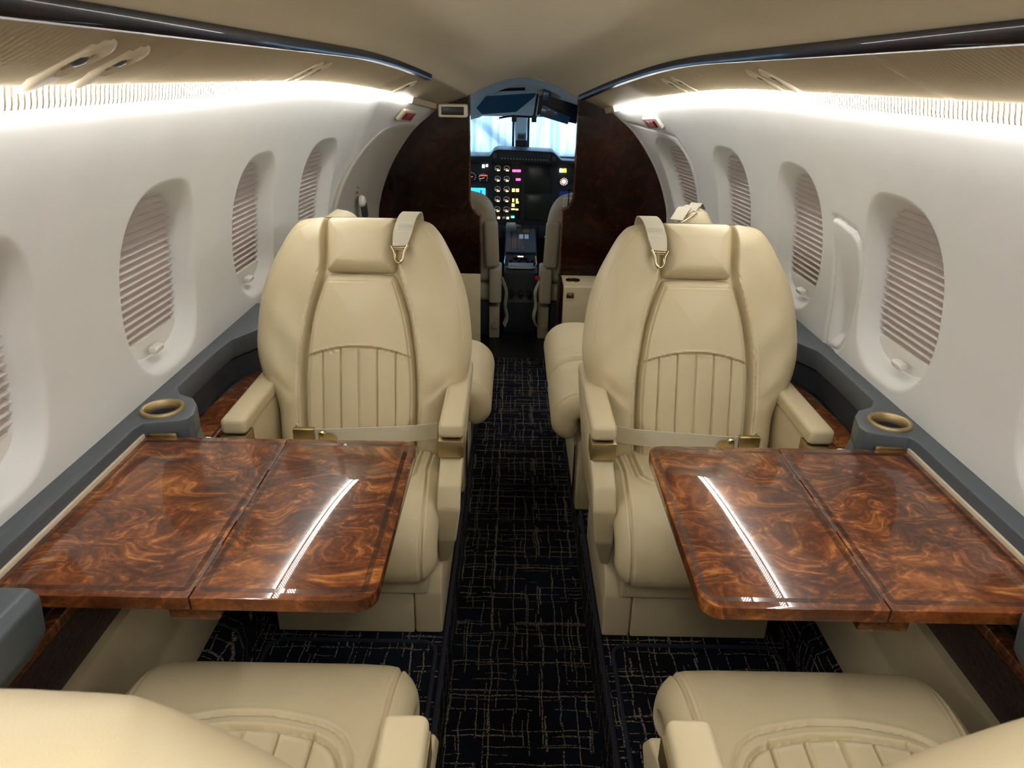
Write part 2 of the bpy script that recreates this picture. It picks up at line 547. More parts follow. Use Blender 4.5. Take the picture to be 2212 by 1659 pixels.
def wall_depth(side, Y, z):
    """how far the recesses push the lining outward"""
    D = np.zeros_like(Y)
    for yc in WIN[side]:
        zc = WZ - .035 * float(blend(yc))
        e = ((np.abs(Y - yc - .012) / .152) ** 2.9 + (np.abs(z - zc) / .182) ** 2.9) ** (1 / 2.9)
        D = np.maximum(D, .040 * smooth((1.05 - e) / .20) + .05 * smooth((.89 - e) / .05))
    if side == 1:
        # grooved outline of the panel around the front window
        ol = [(2.83, .70), (2.83, 1.00), (2.90, 1.085), (3.26, 1.115), (3.26, .70)]
        d = segdist(np.stack([Y.ravel(), z.ravel()], 1), ol, False).reshape(Y.shape)
        D += .004 * np.exp(-(d / .006) ** 2)
        # slim panel between the second and third window, scooped towards its foot
        ol = [(1.58, .99), (1.69, 1.0), (1.70, .96), (1.66, .72), (1.62, .70), (1.575, .72), (1.55, .80), (1.55, .95)]
        ol = catmull(ol + [ol[0]], 60)
        PP = np.stack([Y.ravel(), z.ravel()], 1)
        d = segdist(PP, ol, False).reshape(Y.shape); ins = inside(PP, ol).reshape(Y.shape)
        D += .005 * np.exp(-(d / .005) ** 2)
        D += np.where(ins, smooth(d / .04) * .022 * smooth((.95 - z) / .2), 0)
        D -= np.where(ins, smooth(d / .012) * .006 * smooth((z - .9) / .08), 0)
    else:
        # crease where the lining meets the door surround
        yl = 2.80 + (.95 - z) * .35
        D -= .012 * smooth((Y - yl) / .05)
    return D

def make_wall(side, name):
    ns = 170
    Ys = np.r_[np.linspace(YB, .3, 90), np.linspace(.305, YF, 620)]
    PA, PB = prof(A_WALL, B_WALL, ns)
    w = blend(Ys)[:, None, None]
    Q = PA[None] * (1 - w) + PB[None] * w
    Yg = np.repeat(Ys[:, None], ns, 1)
    D = wall_depth(side, Yg, Q[..., 1])
    V = np.stack([side * (Q[..., 0] + D), Yg, Q[..., 1]], -1)
    o = gridmesh(name, V, M_wall, flip=(side > 0))
    return tag(o, kind='structure')
make_wall(-1, 'wall_left')
make_wall(1, 'wall_right')

# ribbed overhead panels, one per side
def make_panel(side, name):
    Ys = np.arange(YB, YF, .0112 / 5)
    ns = 16
    PA, PB = prof(A_PAN, B_PAN, ns)
    w = blend(Ys)[:, None, None]
    Q = (PA[None] * (1 - w) + PB[None] * w).copy()
    rib = .5 + .5 * np.cos(2 * PI * (Ys - YB) / .0112)
    seam = np.min(np.abs(Ys[:, None] - np.array([-1.7, -1.15, -.6, -.05, .5, 1.05, 1.6, 2.15, 2.7])[None]), 1)
    amp = .0034 * rib * smooth((seam - .006) / .004) * smooth((2.9 - Ys) / .3)
    amp -= .004 * np.exp(-(seam / .003) ** 2)
    off = np.repeat(amp[:, None], ns, 1)
    off[:, 0] *= .3
    Q[..., 0] -= off * .5; Q[..., 1] -= off
    V = np.stack([side * Q[..., 0], np.repeat(Ys[:, None], ns, 1), Q[..., 1]], -1)
    # lip turned up at the foot
    lip = V[:, :1].copy(); lip[..., 0] += side * .004; lip[..., 2] += .006
    V = np.concatenate([lip, V], 1)
    o = gridmesh(name, V, M_panel, flip=(side > 0), angle=60)
    return o
pl = make_panel(-1, 'trim_1'); tag(pl, kind='structure')
pr = make_panel(1, 'trim_2'); tag(pr, kind='structure')

def make_ceiling():
    Ys = np.linspace(YB, YF, 160)
    PA, PB = prof(A_CEI, B_CEI, 24)
    PA = np.vstack([PA[:1] + [.016, .001], PA]); PB = np.vstack([PB[:1] + [.016, .001], PB])
    PA = np.vstack([PA, (PA * [-1, 1])[::-1][1:]]); PB = np.vstack([PB, (PB * [-1, 1])[::-1][1:]])
    w = blend(Ys)[:, None, None]
    Q = PA[None] * (1 - w) + PB[None] * w
    V = np.stack([Q[..., 0], np.repeat(Ys[:, None], Q.shape[1], 1), Q[..., 1]], -1)
    o = gridmesh('ceiling', V, M_head, flip=False)
    tag(o, kind='structure')
make_ceiling()

def lining_path(which, side, s, y0, y1, n, dx=0, dz=0, off=0):
    out = []
    for y in np.linspace(y0, y1, n):
        p, nn, t, l = surf(which, side, y, s, off)
        out.append((p.x + side * dx, y, p.z + dz))
    return out

# dark wood strips between the overhead panels and the headliner
for side, y1, lab in ((-1, 2.80, 'long glossy dark wood strip along the left edge of the headliner'),
                      (1, 3.26, 'long glossy dark wood strip along the right edge of the headliner, reaching the bulkhead')):
    sec = [(-.013, -.004), (-.010, -.010), (.010, -.010), (.013, -.004), (.013, .010), (-.013, .010)]
    m = MB().tube(lining_path('cei', side, 0, YB, y1, 90, dz=-.003), 0, sq=sec)
    tag(m.build('ceiling_strip', M_burl_d, angle=50), lab, 'trim strip', 'ceiling strips')

# cove light tubes
for side, y1, lab in ((-1, 3.0, 'glowing white cove light behind the ribbed lip above the left windows'),
                      (1, 3.2, 'glowing white cove light behind the ribbed lip above the right windows')):
    root = empty('cove_light', (side * .59, 1.0, 1.25))
    tag(root, lab, 'light', 'cove lights')
    T0 = Matrix.Translation(-Vector(root.location))
    MB().tube(lining_path('lens', side, 0, YB + .1, y1, 110, dx=.0082, dz=.0100), .0026, 6).xf(Matrix.Translation(-Vector(root.location))).build('light_tube', M_tube, root)
    Ys = np.arange(YB + .1, 3.285, .0112 / 5)
    PA, PB = prof(A_LENS, B_LENS, 5)
    w = blend(Ys)[:, None, None]
    Q = (PA[None] * (1 - w) + PB[None] * w).copy()
    rib = .5 + .5 * np.cos(2 * PI * (Ys - YB) / .0112)
    Q[..., 0] -= (rib * .0014)[:, None] * np.r_[.2, 1, 1, 1, .6]
    V = np.stack([side * Q[..., 0], np.repeat(Ys[:, None], 5, 1), Q[..., 1]], -1) - np.array(root.location)
    o = gridmesh('ribbed_lens', V, M_led, root, flip=(side > 0), angle=60)
    o.data.materials.append(M_fix)
    # the grooves between the ribs and the joint pieces stay unlit
    mi = np.repeat((((rib[:-1] + rib[1:]) / 2 < .30) | (Ys[1:] > y1)).astype(int), 4)
    mi[0::4] = 1          # the underside of the lip is opaque
    o.data.polygons.foreach_set('material_index', mi.tolist())

# the exterior skin behind the lining keeps daylight out; rear end wall
m = MB()
for side in (-1, 1):
    V = np.array([[(side * .80, y, .0) , (side * .82, y, .9), (side * .72, y, 1.3), (0, y, 1.56)] for y in (YB - .02, 2.4)] +
                 [[(side * .76, YF + .06, .0), (side * .76, YF + .06, .9), (side * .60, YF + .06, 1.25), (0, YF + .06, 1.40)]])
    m.grid(V)
tag(m.build('wall_outer', M_darkgrey), kind='structure')
tag(MB().box(-.8, .8, YB - .03, YB, 0, 1.5).build('wall_back', M_lower), kind='structure')

# added fill lamp above the aisle, out of view, brightens the near seats
root = empty('fill_lamp', (0, -.03, 1.412))
tag(root, 'added round fill lamp out of view above the aisle, lighting the nearest seats', 'fill lamp')
MB().lathe([(0, -.010), (.07, -.008), (.095, 0), (.10, .010), (0, .010)], 36).build('diffuser', simple('fill_lamp_diffuser', (1, 1, 1), .5, emit=(1, .96, .9), es=22), root)
MB().lathe([(.100, -.004), (.112, .0), (.114, .012), (.100, .012)], 36, None, False).build('rim', M_white, root)

# ------------------------------------------------------------------ floor
prof_f = [(-.73, .165), (-.66, .165), (-.625, .155), (-.605, .125), (-.60, .08), (-.175, .08), (-.168, .076), (-.158, .0),
          (.172, .0), (.184, .076), (.191, .08), (.615, .08), (.62, .125), (.64, .155), (.675, .165), (.73, .165)]
P = np.array(prof_f)
V = np.stack([np.array([(x, y, z) for x, z in prof_f]) for y in (YB, 0.5, 1.5, 2.0, 2.62, YF)], 0)
tag(gridmesh('floor', V, M_carpet, flip=True, angle=30), kind='structure')
# cockpit floor
tag(MB().box(-.75, .75, YF, 4.6, -.06, 0.0).build('floor_front', M_black), kind='structure')
# folded navy binding along the aisle steps
for side, x0, x1, n in ((-1, -.1585, -.1755, 3), (1, .1725, .1915, 4)):
    m = MB().tube([(x1 * .985, y, .0805) for y in np.linspace(YB + .02, 3.2, 40)], .006, 8)
    tag(m.build('trim_%d' % n, M_navy), kind='structure')

# ------------------------------------------------------------------ blinds in the windows
def window_set(side, k, yc, knobs=True):
    zc = WZ - .035 * float(blend(yc))
    root = empty('window_%d' % k, (side * wall_pt(yc, zc), yc, zc))
    tag(root, kind='structure')
    z0, z1 = zc - .125, zc + .172
    pitch = .0148
    zs, dx = [], []
    z = z0
    while z < z1:
        zs += [z, z + pitch * .52]; dx += [0.0, .0125]
        z += pitch
    Ys = np.linspace(yc - .135, yc + .160, 25)
    V = np.zeros((len(Ys), len(zs), 3))
    for i, y in enumerate(Ys):
        for j, (zz, d) in enumerate(zip(zs, dx)):
            V[i, j] = (side * (wall_pt(y, zz) + .038 + d), y, zz)
    V -= np.array(root.location)
    gridmesh('pleated_blind', V, M_blind, root, flip=(side > 0), angle=20)
    # bottom rail
    rail = np.zeros((25, 4, 3))
    for i, y in enumerate(Ys):
        for j, (zz, d) in enumerate(((z0 - .055, .040), (z0 - .012, .036), (z0 + .002, .036), (z0 + .003, .050))):
            rail[i, j] = (side * (wall_pt(y, zz) + d), y, zz)
    rail -= np.array(root.location)
    gridmesh('bottom_rail', rail, M_white, root, flip=(side > 0), angle=30)
    zz = z0 - .018
    x = side * (wall_pt(yc, zz) + .018)
    kb = MB().box(-.009, .009, -.019, .019, -.007, .007, .005, 4)
    o = kb.build('blind_handle', M_white, root)
    o.location = Vector((x, yc - .015, zz)) - root.location
    o.rotation_euler = (0, side * R(-12), 0)
    return root
k = 1
for side in (-1, 1):
    for yc in WIN[side]:
        window_set(side, k, yc); k += 1

# ------------------------------------------------------------------ overhead service fixtures
def fixture(side, Y, label, big=1.0):
    p, n, t, l = surf('pan', side, Y, .55, .001)
    z = n; y = t; x = y.cross(z)
    M = Matrix((x, y, z)).transposed().to_4x4(); M.translation = p
    root = bpy.data.objects.new('reading_light', None); COL.objects.link(root)
    root.matrix_world = M
    tag(root, label, 'reading light', 'overhead reading lights and air vents')
    a = big
    # tear-drop shaped smooth housing
    O = catmull([(-.020 * a, .035 * a), (0, .050 * a), (.020 * a, .035 * a), (.021 * a, 0), (.012 * a, -.045 * a), (0, -.055 * a),
                 (-.012 * a, -.045 * a), (-.021 * a, 0), (-.020 * a, .035 * a)], 40)[:-1]
    pad(O, .007, .012, lambda u, v, w: np.stack([u, v, w], -1), Tb=.002, nu=22, nv=30,
        sink=(catmull([(-.013 * a, .02 * a), (0, .034 * a), (.013 * a, .02 * a), (.012 * a, .0), (0, -.010 * a), (-.012 * a, 0), (-.013 * a, .02 * a)], 30), .0075, .006)
        ).build('housing', M_fix, root)
    MB().lathe([(.0, .006 * a), (.006 * a, .0055 * a), (.009 * a, .003 * a), (.0095 * a, -.004), (0, -.004)], 24,
               Matrix.Translation((0, .011 * a, -.0005))).build('eyeball', M_darkgrey, root)
    MB().lathe([(.0095 * a, .001), (.0115 * a, .0025), (.0125 * a, .001), (.0125 * a, -.002)], 24,
               Matrix.Translation((0, .011 * a, .0))).build('bezel', M_brass, root)
for side, Y, a, lab in ((-1, .84, 1.25, 'larger overhead reading light at top left corner of the cabin, dark lens half hidden'),
                  (-1, .93, 1.1, 'overhead air vent just ahead of the large reading light at top left'),
                  (-1, 1.78, 1.0, 'overhead reading light above the third left window, aft one of its pair'),
                  (-1, 1.86, 1.0, 'overhead air vent above the third left window, forward one of its pair'),
                  (-1, 2.78, 1.0, 'farthest overhead reading light on the left, under the tip of the dark strip'),
                  (1, 1.62, 1.0, 'right overhead reading light nearest the camera, above the second window'),
                  (1, 1.71, 1.0, 'right overhead air vent just ahead of the nearest reading light'),
                  (1, 2.40, 1.0, 'far right overhead reading light, aft one of its pair'),
                  (1, 2.49, 1.0, 'far right overhead air vent, nearest the bulkhead')):
    fixture(side, Y, lab, a)

# ------------------------------------------------------------------ exit signs, belt sign
def exit_sign(side, Y, zz, label, dim):
    s = min(np.linspace(0, 1, 101), key=lambda q: abs(surf('wall', side, Y, q)[0].z - zz))
    p, n, t, l = surf('wall', side, Y, s, .024 if side < 0 else .012)
    up = t if side < 0 else t
    x = l if side < 0 else -l
    z = n; x = (x - z * x.dot(z)).normalized(); y = z.cross(x)
    M = Matrix((x, y, z)).transposed().to_4x4(); M.translation = p
    root = bpy.data.objects.new('exit_sign', None); COL.objects.link(root); root.matrix_world = M
    tag(root, label, 'sign', 'exit signs')
    MB().box(-.066, .066, -.027, .027, -.012, .004, .006, 4).build('frame', M_cream_p if dim else M_white, root)
    MB().box(-.045, .045, -.017, .017, .003, .0055, .001, 2).build('face', M_red, root)
    text_mesh('EXIT', .037, .0006, M_signtxt if not dim else simple('exit_letter_dim', (.55, .12, .14), .5), 'lettering', root,
              Matrix.Translation((0, 0, .0066)), .82, .0012)
exit_sign(-1, 3.06, 1.150, 'dim dark red EXIT sign on the left door surround', True)
exit_sign(1, 3.0, 1.135, 'bright red EXIT sign above the front right window', False)

root = empty('belt_sign', (-.30, 3.245, 1.150))
tag(root, 'unlit dark seat belt sign in a cream frame at top of the left bulkhead', 'sign')
MB().box(-.062, .062, -.02, .045, -.027, .027, .008, 4).build('frame', M_cream_p, root)
MB().box(-.048, .048, -.0225, -.018, -.0165, .0165, .002, 2).build('display', M_black, root)
text_mesh('NO SMOKING', .0135, .0003, simple('unlit_lettering', (.035, .035, .038), .5), 'lettering', root,
          Matrix.Translation((0, -.0232, 0)) @ Matrix.Rotation(R(90), 4, 'X'))

# ------------------------------------------------------------------ entry door on the left
def slab(which, side, ol, off, th, mat, name, parent=None, nu=30, nv=30, ref=None):
    """a pad laid on the lining; ol in (Y, z)"""
    def mp(u, v, w):
        out = []
        for a, b, c in zip(u, v, w):
            x = wall_pt(a, b) - off - c
            out.append((side * x, a, b))
        o = np.array(out)
        return o - np.array(ref) if ref is not None else o
    return pad(ol, th, .012, mp, Tb=.012, nu=nu, nv=nv).build(name, mat, parent)
M_door = simple('grey_beige_door', (.50, .47, .40), .55, noise=.05)
d0 = (-.62, 3.05, .8)
door = empty('door_1', d0); tag(door, kind='structure')
ol = catmull([(2.66, .72), (2.70, .86), (2.83, 1.0), (2.96, 1.085), (3.10, 1.10), (3.20, 1.10), (3.275, 1.08), (3.285, 1.0), (3.29, .80), (3.29, .60), (2.66, .60), (2.66, .72)], 60)[:-1]
slab('wall', -1, ol, .010, .007, M_door, 'door_panel', door, 36, 40, d0)
hx = -wall_pt(2.93, .79) + .035
MB().lathe([(0, .0), (.022, .002), (.024, .012), (.018, .022), (.006, .026), (0, .026)], 24,
           Matrix.Translation((hx, 2.93, .815)) @ Matrix.Rotation(R(90), 4, 'Y')).xf(Matrix.Translation(-Vector(d0))).build('door_handle_hub', M_white, door)
MB().box(-.012, .012, -.014, .014, -.03, .03, .006, 3, Matrix.Translation((hx + .014, 2.95, .775)) @ Matrix.Rotation(R(20), 4, 'X') @ Matrix.Translation(-Vector((0, 0, 0)))).xf(Matrix.Translation(-Vector(d0))).build('door_handle', M_darkgrey, door)
M_txtred = simple('placard_red', (.30, .05, .05), .5)
for i, (tx, zz, sz) in enumerate((('LIFT', .872, .014), ('RELEASE', .852, .012))):
    p, n, t, l = surf('wall', -1, 2.90, .5)
    x = -wall_pt(2.90, zz) + .0255
    Mx = Matrix.Translation(Vector((x, 2.90, zz)) - Vector(d0)) @ Matrix.Rotation(R(90), 4, 'Z') @ Matrix.Rotation(R(68), 4, 'X')
    text_mesh(tx, sz, .0003, M_txtred, 'placard', door, Mx)

# ------------------------------------------------------------------ front bulkhead (two partitions)
def arch_outline(side, n=40):
    """outline of the lining at the bulkhead, from the opening outward and down"""
    pts = []
    C = catmull(B_CEI, 20)[::-1]; Pn = catmull(B_PAN, 10)[::-1]; Wl = catmull(B_WALL, 24)[::-1]
    for q in (C, Pn, Wl):
        for x, z in q: pts.append((x + .004, z + .006))
    return pts
def partition(side, inner_hi, inner_lo, znotch, label, rightish):
    root = empty('partition', (side * .4, YF, 0))
    tag(root, label, 'bulkhead partition', 'front bulkhead partitions')
    out = [p for p in arch_outline(side) if p[0] >= inner_hi + .002]
    ztop = np.interp(inner_hi, [p[0] for p in arch_outline(side)], [p[1] for p in arch_outline(side)])
    r = .045
    notch = [(inner_lo, .43), (inner_lo, znotch - r)]
    for k in range(1, 8):
        a = R(90 * k / 7)
        notch.append((inner_lo + (inner_hi - inner_lo) * math.sin(a) * 1.0 * (1 if True else 0), znotch - r + r * (1 - math.cos(a)) + r * .6 * k / 7))
    upper = notch + [(inner_hi, ztop)] + out + [(out[-1][0], .43)]
    upper = [(side * x - side * .4, z) for x, z in upper]
    MB().prism(upper, 'y', -.014, .014, .0).build('upper_panel', M_burl_d, root, 30)
    xo = out[-1][0]
    MB().box(*sorted((side * inner_lo - side * .4, side * (xo + .02) - side * .4)), -.016, .014, .0, .43, .002).build('lower_panel', M_leather_d, root)
    # wood edging along the opening
    edge = [(side * x - side * .4, 0, z) for x, z in notch + [(inner_hi, ztop)]]
    MB().tube(edge, 0, sq=[(-.003, -.017), (.003, -.017), (.003, .017), (-.003, .017)], up=Vector((0, 1, 0))).build('edge_trim', M_burl_edge, root, 30)
    return root
partition(-1, .232, .185, .745, 'dark glossy burl wood partition left of the cockpit doorway', False)
partition(1, .238, .190, .775, 'dark glossy burl wood partition right of the cockpit doorway', True)

# cream cabinet in front of the right partition
cab = empty('cabinet', (.33, 3.18, 0))
tag(cab, 'low cream cabinet with round cup well before the right wood partition', 'cabinet')
body = MB().box(-.135, .27, -.095, .10, .0, .432, .005, 3).build('body', M_leather_d, cab)
cut = MB().lathe([(0, .38), (.030, .38), (.030, .5), (0, .5)], 32, Matrix.Translation((.33 - .085 + .0, 3.18 + .01, 0))).build('cut', None)
bpy.context.view_layer.update()
boolean(body, [cut])
MB().lathe([(.0285, .36), (.0295, .434), (.033, .436), (.034, .433), (.034, .431)], 32, Matrix.Translation((-.085, .01, 0)), False).build('cup_ring', M_gold, cab)
MB().box(-.119, -.086, -.100, -.094, .380, .405, .001, 2).build('latch_plate', M_brass, cab)
MB().box(-.107, -.098, -.102, -.099, .388, .397, .0008, 2).build('latch_button', M_gold, cab)
MB().box(-.150, -.136, -.10, .10, .0, .440, .003, 2).build('side_board', M_burl_d, cab)

# ------------------------------------------------------------------ side ledge, lower panels
def side_furniture(side):
    sx = side
    word = 'left' if side < 0 else 'right'
    # ledge in plan: wall edge / inner edge
    inn = [(.655, YB + .05), (.655, .690), (.652, .705), (.640, .715)] if False else []
    def X(x): return sx * x
    root = empty('side_ledge', (X(.70), 1.0, .62))
    tag(root, 'slate grey padded ledge with cup well running below the %s windows' % word, 'side ledge', 'padded ledges below the windows')
    # top board
    def wx(y): return wall_pt(y, .69) + .012
    ys = np.linspace(YB + .05, 1.90, 34)
    outer = [(wx(y), y) for y in ys]
    inner = [(.700, YB + .05), (.700, .560), (.640, .590), (.618, .620), (.612, .700), (.700, .706), (.704, .72), (.704, 1.135), (.700, 1.158),
             (.640, 1.168), (.628, 1.176), (.624, 1.195), (.636, 1.240), (.655, 1.268), (.690, 1.287), (.707, 1.315), (.708, 1.50), (.704, 1.60), (.672, 1.665), (.650, 1.73), (.646, 1.785), (.650, 1.90)]
    poly = [(X(a), b) for a, b in inner] + [(X(a), b) for a, b in outer[::-1]]
    poly = [(a - X(.70), b - 1.0) for a, b in poly]
    top = MB().prism(poly, 'z', .03, .078, .0035, 2).build('top_board', M_grey, root, 50)
    # cup well
    cy, cx = 1.213, .690
    bpy.context.view_layer.update()
    cut = MB().lathe([(0, .60), (.0335, .60), (.0335, .78), (0, .78)], 40, Matrix.Translation((X(cx), cy, 0))).build('cut', None)
    boolean(top, [cut])
    Mc = Matrix.Translation((X(cx) - X(.70), cy - 1.0, -.62))
    MB().lathe([(.0312, .684), (.0316, .7015), (.0335, .7040), (.0385, .7035), (.0400, .700), (.0400, .696)], 48, Mc, False).build('cup_ring', M_brass_l, root, 60)
    MB().lathe([(.0305, .634), (.0306, .686), (.0325, .686), (.0325, .634)], 40, Mc, False).build('cup_liner', M_darkgrey, root, 60)
    MB().lathe([(0, .632), (.0300, .632), (.0300, .634), (0, .634)], 32, Mc).build('cup_floor', M_black, root)
    # block below the cup well and near end block
    pts = [(X(a) - X(.70), b - 1.0) for a, b in [(.700, 1.170), (.641, 1.172), (.630, 1.178), (.626, 1.195), (.637, 1.238), (.656, 1.264), (.690, 1.284), (.70, 1.284)]]
    cb = MB().prism(pts, 'z', -.05, .034, .006, 3)
    for v in cb.bm.verts:
        f = (.034 - v.co.z) / .084
        if abs(v.co.x) > .03: v.co.x -= side * .022 * f
    cb.build('cup_block', M_grey, root, 50)
    pts = [(.738, .7035), (.618, .7035), (.606, .690), (.612, .635), (.645, .585), (.738, .565)]
    MB().prism([(X(a) - X(.70), z_ - .62) for a, z_ in pts], 'y', .600 - 1, .700 - 1, .006, 3).build('end_block', M_grey, root, 50)
    # sloping face of the storage pocket, with its lip line
    path_t = catmull([(.7085, 1.29), (.709, 1.50), (.704, 1.60), (.674, 1.665), (.643, 1.73), (.633, 1.785)], 40)
    rows = []
    for o_, z_ in ((0, .652), (.016, .648), (.018, .640), (.014, .637), (.018, .634), (.018, .600), (.018, .572)):
        rows.append([(X(a + o_) - X(.70), b - 1.0 + (o_ * 1.2), z_ - .62) for a, b in path_t])
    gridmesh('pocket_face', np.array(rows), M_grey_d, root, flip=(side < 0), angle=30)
    # face under the table side
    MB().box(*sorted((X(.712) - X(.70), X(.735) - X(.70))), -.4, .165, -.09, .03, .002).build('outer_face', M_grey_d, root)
    # burl shelf at the bottom of the pocket, rolled wooden edge
    sh = empty('pocket_shelf', (X(.69), 1.6, .57))
    tag(sh, 'narrow burl wood shelf in the pocket beside the %s aft-facing seat' % word, 'shelf', 'burl side shelves')
    pts = [(.742, 1.26), (.66, 1.26), (.657, 1.35), (.657, 1.62), (.652, 1.74), (.645, 1.785), (.70, 1.785)]
    MB().prism([(X(a) - X(.69), b - 1.6) for a, b in pts], 'z', -.012, .008, .001, 1).build('board', M_burl, sh)
    ed = catmull([(.655, 1.24), (.654, 1.36), (.655, 1.58), (.652, 1.70), (.645, 1.785)], 30)
    MB().tube([(X(a) - X(.69), b - 1.6, .004) for a, b in ed], 0,
              sq=[(-.009, -.022), (.009, -.022), (.009, .004), (.006, .009), (0, .011), (-.006, .009), (-.009, .004)]).build('rolled_edge', M_burl_edge, sh, 50)
    # little lit switch plate
    sw = empty('switch_plate', (X(.668), 1.300, .580))
    tag(sw, 'small switch plate with four pale green legends beside the %s cup well' % word, 'switch plate', 'seat side switch plates')
    MB().box(-.016, .016, -.020, .020, 0, .005, .002, 2).build('plate', M_brass, sw)
    for i, (a, b) in enumerate(((-.007, -.009), (.007, -.009), (-.007, .009), (.007, .009))):
        MB().box(a - .005, a + .005, b - .0065, b + .0065, .004, .0062, .0008, 1).build('switch_button', G_teal, sw)

    # lower side panel : dark leather strip, wood strip, cream board
    lo = empty('lower_side_panel', (X(.70), 1.0, .3))
    tag(lo, 'beige lower side panel with dark brown leather band beneath the %s ledge' % word, 'side panel', 'lower side panels')
    def bx(x0, x1, y0, y1, z0, z1, bev, nm, mat):
        MB().box(*sorted((X(x0) - X(.70), X(x1) - X(.70))), y0 - 1, y1 - 1, z0 - .3, z1 - .3, bev, 2).build(nm, mat, lo)
    bx(.700, .722, YB + .05, 3.2, .42, .56, 0, 'leather_band', M_crackle)
    bx(.684, .71, YB + .05, 1.30, .532, .552, .004, 'wood_strip', M_burl)
    b0 = [(.715, .05), (.690, .05), (.672, .16), (.668, .20), (.678, .405), (.686, .424), (.700, .428), (.715, .428)]
    MB().prism([(1, 1)] and [(X(a) - X(.70), c - .3) for a, c in b0], 'y', YB + .05 - 1, 3.2 - 1, 0).build('cream_board', M_lower, lo, 50)
side_furniture(-1)
side_furniture(1)

# ------------------------------------------------------------------ fold-out tables
def table(side, x_in, x_out, x_seam, label):
    y0, y1, z = .722, 1.156, .67
    c = Vector(((x_in + x_out) / 2 * 1.0, (y0 + y1) / 2, z))
    root = empty('folding_table', c)
    tag(root, label, 'table', 'fold-out tables')
    def leaf(xa, xb, ra, nm):
        xa, xb = sorted((xa, xb))
        # rounded outline only at the aisle corners
        rr = []
        r = ra
        def corner(cx, cy, a0, rad):
            for k in range(9):
                a = R(a0 + 90 * k / 8); rr.append((cx + rad * math.cos(a), cy + rad * math.sin(a)))
        aisle_right = side < 0
        rl, rr_ = (0.002, r) if aisle_right else (r, 0.002)
        corner(xb - rr_, y1 - rr_, 0, rr_); corner(xa + rl, y1 - rl, 90, rl)
        corner(xa + rl, y0 + rl, 180, rl); corner(xb - rr_, y0 + rr_, 270, rr_)
        pts = [(a - c.x, b - c.y) for a, b in rr]
        o = MB().prism(pts, 'z', -.019, 0, .0045, 4).build(nm, M_burl, root, 50)
        return xa, xb
    g = .0012
    leaf(x_out, x_seam - g if side > 0 else x_seam - g, .003, 'inner_leaf') if side < 0 else leaf(x_seam + g, x_out, .003, 'inner_leaf')
    leaf(x_seam + g, x_in, .03, 'outer_leaf') if side < 0 else leaf(x_in, x_seam - g, .03, 'outer_leaf')
    # darker veneer border line inlaid along the rims
    bd = .017
    for nm, xa, xb in (('inner_leaf', *sorted((x_out, x_seam))), ('outer_leaf', *sorted((x_in, x_seam)))):
        P0 = rrect(xa + bd * .6, xb - bd * (1 if (side < 0) == (nm == 'outer_leaf') else .6), y0 + bd, y1 - bd, .004, 3)
        M_line = M_burl_edge
        sec = [(-.0045, 0), (.0045, 0), (.0045, .0006), (-.0045, .0006)]
        MB().tube([(a - c.x, b - c.y, -.0004) for a, b in P0 + [P0[0]]], 0, sq=[(-.004, -.0002), (.004, -.0002), (.004, .0005), (-.004, .0005)]).build('inlay_band', M_line, root, 20)
    xs = x_seam - c.x
    MB().box(xs - .0016, xs + .0016, y0 - c.y + .002, y1 - c.y - .002, -.017, -.004).build('seam_strip', M_black, root)
    for yy in (-.15, .0, .15):
        MB().box(xs - .0014, xs + .0014, yy - .045, yy + .045, -.002, .0008, .0003, 1).build('hinge', M_darkgrey, root)
    MB().box(*sorted((xs - side * -.032, xs - side * .034)), y0 - c.y + .004, y1 - c.y - .02, -.040, -.0195, .004, 3).build('support_bar', M_burl_edge, root)
    MB().box(*sorted((side * .6985 - c.x, side * .7035 - c.x)), y0 - c.y, y1 - c.y - .004, -.006, .0075, .001, 2).build('edge_rail', M_cream_p, root)
    return root
table(-1, -.2, -.703, -.438, 'glossy burl wood folding table in front of the left aft-facing seat')
table(1, .222, .703, .463, 'glossy burl wood folding table in front of the right aft-facing seat')
# metal guide plates where the tables slide out
for side, w in ((-1, 'left'), (1, 'right')):
    m = MB().box(*sorted((side * .645, side * .698)), 1.1575, 1.1645, .640, .6755, .002, 2)
    tag(m.build('table_guide', M_brass), 'brass coloured slot plate at the far edge of the %s table' % w, 'plate', 'table slot plates')

# ------------------------------------------------------------------ seats
ANG = R(17.5)
def back_map(y0, z0, w0=0):
    ca, sa = math.cos(ANG), math.sin(ANG)
    def f(u, v, w):
        # v up the back, w towards the sitter (-y)
        bow = .015 * ((v - .25) / .3) ** 2
        return np.stack([u, y0 + v * sa - (w + w0) * ca + bow, z0 + v * ca + (w + w0) * sa], -1)
    return f

def halfpoly(pairs, n=60):
    """symmetric outline from (half width, v) pairs listed bottom to top"""
    C = catmull(pairs, n)
    L = [(-a, b) for a, b in C][::-1]
    return [tuple(q) for q in C] + L

